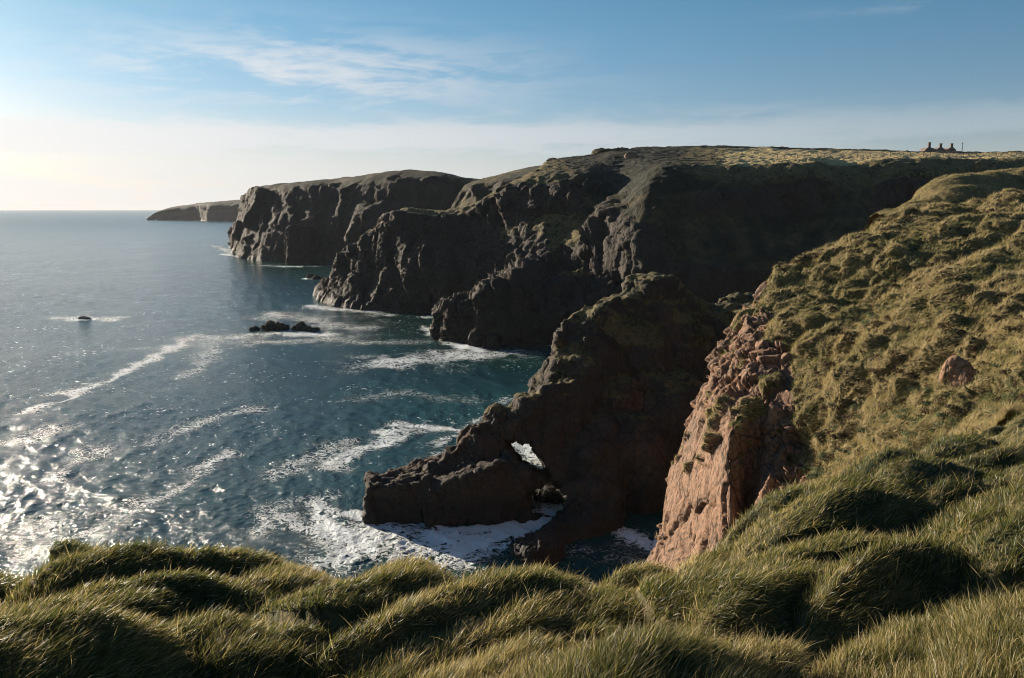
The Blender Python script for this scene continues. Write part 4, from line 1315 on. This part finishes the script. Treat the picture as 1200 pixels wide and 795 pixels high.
def cottages():
    import bmesh
    Y = 470.0
    stone = plain_mat('red_granite_wall', (0.09, 0.06, 0.048), (0.22, 0.15, 0.12), 1.5, 0.9, 0.1)
    slate = plain_mat('dark_slate', (0.03, 0.032, 0.035), (0.06, 0.062, 0.066), 2.0, 0.7, 0.05)
    dark = plain_mat('window_void', (0.008, 0.008, 0.009), (0.014, 0.014, 0.016), 2.0, 0.5, 0.0)
    base = P(1100, 181.8, Y)
    sc = Y / 1000.0
    t = bpy.data.objects.new('cottage_row', None); C.collection.objects.link(t)
    t.location = base
    tag(t, 'row of ruined stone cottages with three chimneyed gables on the plateau skyline', 'cottages')
    for gx, hgt in ((-13.0, 6.4), (0.0, 5.8), (12.6, 5.8)):
        gx *= sc
        bm = bmesh.new()
        w = 2.3; e = 2.6 * 1.0
        prof = [(-w, -0.8), (w, -0.8), (w, 2.6), (0.75, 3.9), (-0.75, 3.9), (-w, 2.6)]
        f_ = [bm.verts.new((gx + a, -2.0, b)) for a, b in prof]; k_ = [bm.verts.new((gx + a, 5.0, b)) for a, b in prof]
        bm.faces.new(f_); bm.faces.new(k_[::-1])
        for i in range(6):
            bm.faces.new((f_[i], k_[i], k_[(i + 1) % 6], f_[(i + 1) % 6]))
        bmesh.ops.recalc_face_normals(bm, faces=bm.faces)
        wl = bm_obj('gable', bm, stone, t)
        bm = bmesh.new()
        box_bm(bm, (gx, -1.3, (4.0 + hgt) / 2 - 0.1), (1.25, 1.1, hgt - 4.0 + 0.4))
        box_bm(bm, (gx, -1.3, hgt + 0.08), (1.45, 1.3, 0.16))
        bm_obj('chimney', bm, stone, wl)
        bm = bmesh.new()
        box_bm(bm, (gx - 0.7, -2.01, 1.3), (0.6, 0.08, 0.9))
        bm_obj('window', bm, dark, wl)
        bm = bmesh.new()
        box_bm(bm, (gx + 0.8, -2.01, 1.3), (0.6, 0.08, 0.9))
        bm_obj('window', bm, dark, wl)
    for a, b, h in ((-13.0, 0.0, 3.3), (0.0, 12.6, 2.9)):
        bm = bmesh.new()
        x0 = a * sc + 2.3; x1 = b * sc - 2.3
        box_bm(bm, ((x0 + x1) / 2, 1.0, 0.6), (x1 - x0, 3.0, 2.8))
        bm_obj('wall', bm, stone, t)
        bm = bmesh.new()
        v = [bm.verts.new(c) for c in ((x0, -0.9, 2.0), (x1, -0.9, 2.0), (x1, 1.2, h + 0.4), (x0, 1.2, h + 0.4), (x0, 3.0, 2.0), (x1, 3.0, 2.0))]
        bm.faces.new((v[0], v[1], v[2], v[3])); bm.faces.new((v[3], v[2], v[5], v[4])); bm.faces.new((v[0], v[3], v[4])); bm.faces.new((v[1], v[5], v[2])); bm.faces.new((v[0], v[4], v[5], v[1]))
        bm_obj('roof', bm, slate, t)
    # telegraph pole
    wood = plain_mat('weathered_wood', (0.05, 0.045, 0.04), (0.12, 0.10, 0.085), 3.0, 0.85, 0.01)
    b = P(1127, 183.0, 440)
    t = bpy.data.objects.new('telegraph_pole', None); C.collection.objects.link(t); t.location = b
    tag(t, 'tall thin wooden pole on the skyline right of the ruined cottages', 'pole')
    bm = bmesh.new()
    bmesh.ops.create_cone(bm, cap_ends=True, segments=10, radius1=0.20, radius2=0.13, depth=7.5)
    for v in bm.verts: v.co.z += 3.0
    bm_obj('shaft', bm, wood, t)
    bm = bmesh.new(); box_bm(bm, (0, 0, 6.2), (1.0, 0.12, 0.12)); bm_obj('crossarm', bm, wood, t)
    # post and wire fence along the brink of the field
    xs_, zs_, ys_ = [], [], []
    f = bpy.data.objects.new('field_fence', None); C.collection.objects.link(f)
    tag(f, 'post and wire fence running along the near edge of the pale field', 'fence')
    dg = bpy.context.evaluated_depsgraph_get()
    pts = []
    for i in range(44):
        px = 905 + i * 7.6
        yy = 262.0
        x = (px - 600) / 1000 * yy
        hit, loc, *_ = C.ray_cast(dg, (x, yy, 200), (0, 0, -1))
        if hit: pts.append(np.array(loc))
    f.location = pts[0]
    prng = np.random.default_rng(2)
    for q in pts:
        bm = bmesh.new()
        bmesh.ops.create_cone(bm, cap_ends=True, segments=6, radius1=0.09, radius2=0.08, depth=1.6)
        o = bm_obj('post', bm, wood, f)
        o.location = q - pts[0] + np.array([0, 0, 0.55])
        o.rotation_euler = (prng.normal(0, 0.04), prng.normal(0, 0.05), 0)
    bm = bmesh.new()
    for hz_ in (0.5, 0.8, 1.15):
        for a, b in zip(pts[:-1], pts[1:]):
            a = a - pts[0]; b = b - pts[0]
            r_ = 0.008
            vs = [bm.verts.new((q[0], q[1] + dy_, q[2] + hz_ + dz_)) for q in (a, b) for dy_, dz_ in ((-r_, -r_), (r_, -r_), (0, r_))]
            for i in range(3):
                j = (i + 1) % 3
                bm.faces.new((vs[i], vs[j], vs[3 + j], vs[3 + i]))
    bm_obj('wire', bm, wood, f)


def scrub(name, label, Gd, Nd, Vg, n_cl, seed, stops, cat, size, leafy, window):
    """low clumps of leaf-sized faces grown over the slope, one ground-cover mass"""
    rng = np.random.default_rng(seed)
    nu, nv = Gd.shape[:2]
    c = Gd.reshape(-1, 3); nr = Nd.reshape(-1, 3)
    px = 600 + 1000 * c[:, 0] / np.maximum(c[:, 1], 1)
    ok = (Vg.ravel() > 0.7) & (c[:, 1] > 20) & (c[:, 1] < 80) & (px > 900) & (px < 1300)
    ok &= fbm((c / 5.0).astype(F), 3, 0.5, seed) > window
    idx = np.flatnonzero(ok)
    pick = rng.choice(idx, n_cl)
    ctr = []; nrmv = []; rad = []; tn = []
    for i in pick:
        k = int(leafy)
        rr_ = size * rng.uniform(0.5, 1.2)
        d = rng.normal(0, 1, (k, 3)); d /= np.linalg.norm(d, axis=1, keepdims=True)
        d[:, 2] = np.abs(d[:, 2]) * 0.8
        q = c[i] + d * rr_ * rng.uniform(0.55, 1.0, (k, 1)) * np.array([1.1, 1.1, 0.75])
        ctr.append(q); nrmv.append(d); tn.append(np.clip(rng.uniform(0.1, 0.9) + rng.normal(0, 0.15, k), 0, 1))
    q = np.concatenate(ctr); d = np.concatenate(nrmv); tn = np.concatenate(tn)
    m = len(q)
    a = np.cross(d + rng.normal(0, 0.5, (m, 3)), rng.normal(0, 1, (m, 3))); a /= np.linalg.norm(a, axis=1, keepdims=True)
    b = np.cross(d + rng.normal(0, 0.5, (m, 3)), a); b /= np.linalg.norm(b, axis=1, keepdims=True)
    s_ = (rng.uniform(0.020, 0.045, m) * (size / 0.4))[:, None]
    v = np.stack([q - a * s_, q - b * s_ * 0.6, q + a * s_, q + b * s_ * 0.6], 1).reshape(-1, 3)
    f = np.arange(m * 4).reshape(-1, 4)
    mat = blade_mat(name + '_leaf', stops, 0.15, 0.2, 0.7)
    o = new_mesh_obj(name, v, f, 4, mat, {'tint': np.repeat(tn, 4), 'tip': np.zeros(m * 4)})
    tag(o, label, cat, kind='stuff')


def stalks():
    import bmesh
    """the few tall dead flower stalks that stand clear of the bank"""
    M = plain_mat('dry_stalk', (0.16, 0.11, 0.05), (0.30, 0.22, 0.11), 20.0, 0.8, 0.0)
    specs = [(668, 660, 5.4, 0.30, 'taller bare dead stalk standing above the grass edge over the dark cove'), (680, 662, 5.5, 0.24, 'shorter dead stalk beside the tall one over the dark cove'),
             (449, 745, 3.9, 0.34, 'single upright pale stalk in the dark hollow of the foreground bank'), (560, 655, 6.2, 0.18, 'short forked dead stalk on the brow of the bank')]
    for k, (px, py, Y, h, lab) in enumerate(specs):
        x = (px - 600) / 1000 * Y / 0.95
        z = float(bank_height(np.array([x]), np.array([Y]))[0])
        bm = bmesh.new()
        rng = np.random.default_rng(k)
        pts = [np.array([0.0, 0, -0.05])]
        for i in range(6): pts.append(pts[-1] + np.array([rng.normal(0.006, 0.006), rng.normal(0, 0.005), h / 6 + 0.008]))
        def tube(a, b, r0, r1):
            d = b - a; d = d / np.linalg.norm(d); u = np.cross(d, [1, 0.3, 0]); u /= np.linalg.norm(u); w = np.cross(d, u)
            r_ = [[bm.verts.new(c + (u * math.cos(t_) + w * math.sin(t_)) * rr_) for t_ in np.arange(5) * 2 * math.pi / 5] for c, rr_ in ((a, r0), (b, r1))]
            for i in range(5): bm.faces.new((r_[0][i], r_[0][(i + 1) % 5], r_[1][(i + 1) % 5], r_[1][i]))
        for i in range(6): tube(pts[i], pts[i + 1], 0.0034 * (1 - i / 9), 0.0034 * (1 - (i + 1) / 9))
        for i in range(3, 7):
            for sgn in (-1, 1):
                tube(pts[i], pts[i] + np.array([sgn * rng.uniform(0.01, 0.03), rng.normal(0, 0.01), 0.025]), 0.0022, 0.0026)
        o = bm_obj('dead_stalk', bm, M); o.location = (x, Y, z)
        tag(o, lab, 'stalk', 'dead stalks on the bank')


def haze():
    import bmesh
    bm = bmesh.new(); box_bm(bm, (0, 0, 43.0), (52400, 52400, 94.0))
    m = bpy.data.materials.new('sea_haze'); m.use_nodes = True
    t = NT(m.node_tree); t.n.clear()
    out = t.new('ShaderNodeOutputMaterial'); v = t.new('ShaderNodeVolumePrincipled')
    v.inputs['Color'].default_value = (0.85, 0.88, 0.92, 1)
    v.inputs['Density'].default_value = HAZE
    v.inputs['Anisotropy'].default_value = 0.1
    t.l.new(v.outputs[0], out.inputs['Volume'])
    o = bm_obj('haze', bm, m)
    tag(o, 'thin sea haze', 'haze', kind='stuff')


HAZE = 0.00003

# ------------------------------------------------------------------ build
build_sea()
print('sea', time.time() - T0)
far_headland(); headland_a(); headland_d()
bayg = headland_b(); buttress_c()
print('coast', time.time() - T0)
arch_promontory()
print('arch', time.time() - T0)
hg, hn, hv, hid = hillside()
kg, kn, kv = knoll()
bank()
print('hill', time.time() - T0)
import os
if not os.environ.get('NOGRASS'):
    bank_grass()
    hill_grass(hg, hn, hv, hid)
    hill_grass(kg, kn, kv, kv * 0 + 0.5, 60000, 140, 'straw-coloured grass on the second knoll behind the near slope')
    scrub('heather', 'patches of dark brown dead heather on the hillside', hg, hn, hv, 420, 3, [(0.0, (0.012, 0.008, 0.005)), (0.6, (0.05, 0.03, 0.018)), (1.0, (0.10, 0.065, 0.035))], 'heather', 0.34, 260, 0.10)
    scrub('leafy_cover', 'patches of grey-green leafy cover between the tussocks', hg, hn, hv, 420, 8, [(0.0, (0.03, 0.05, 0.022)), (0.6, (0.075, 0.105, 0.05)), (1.0, (0.12, 0.16, 0.085))], 'ground cover', 0.30, 260, 0.14)
    stalks()
print('grass', time.time() - T0)
rocks(); cottages(); haze()
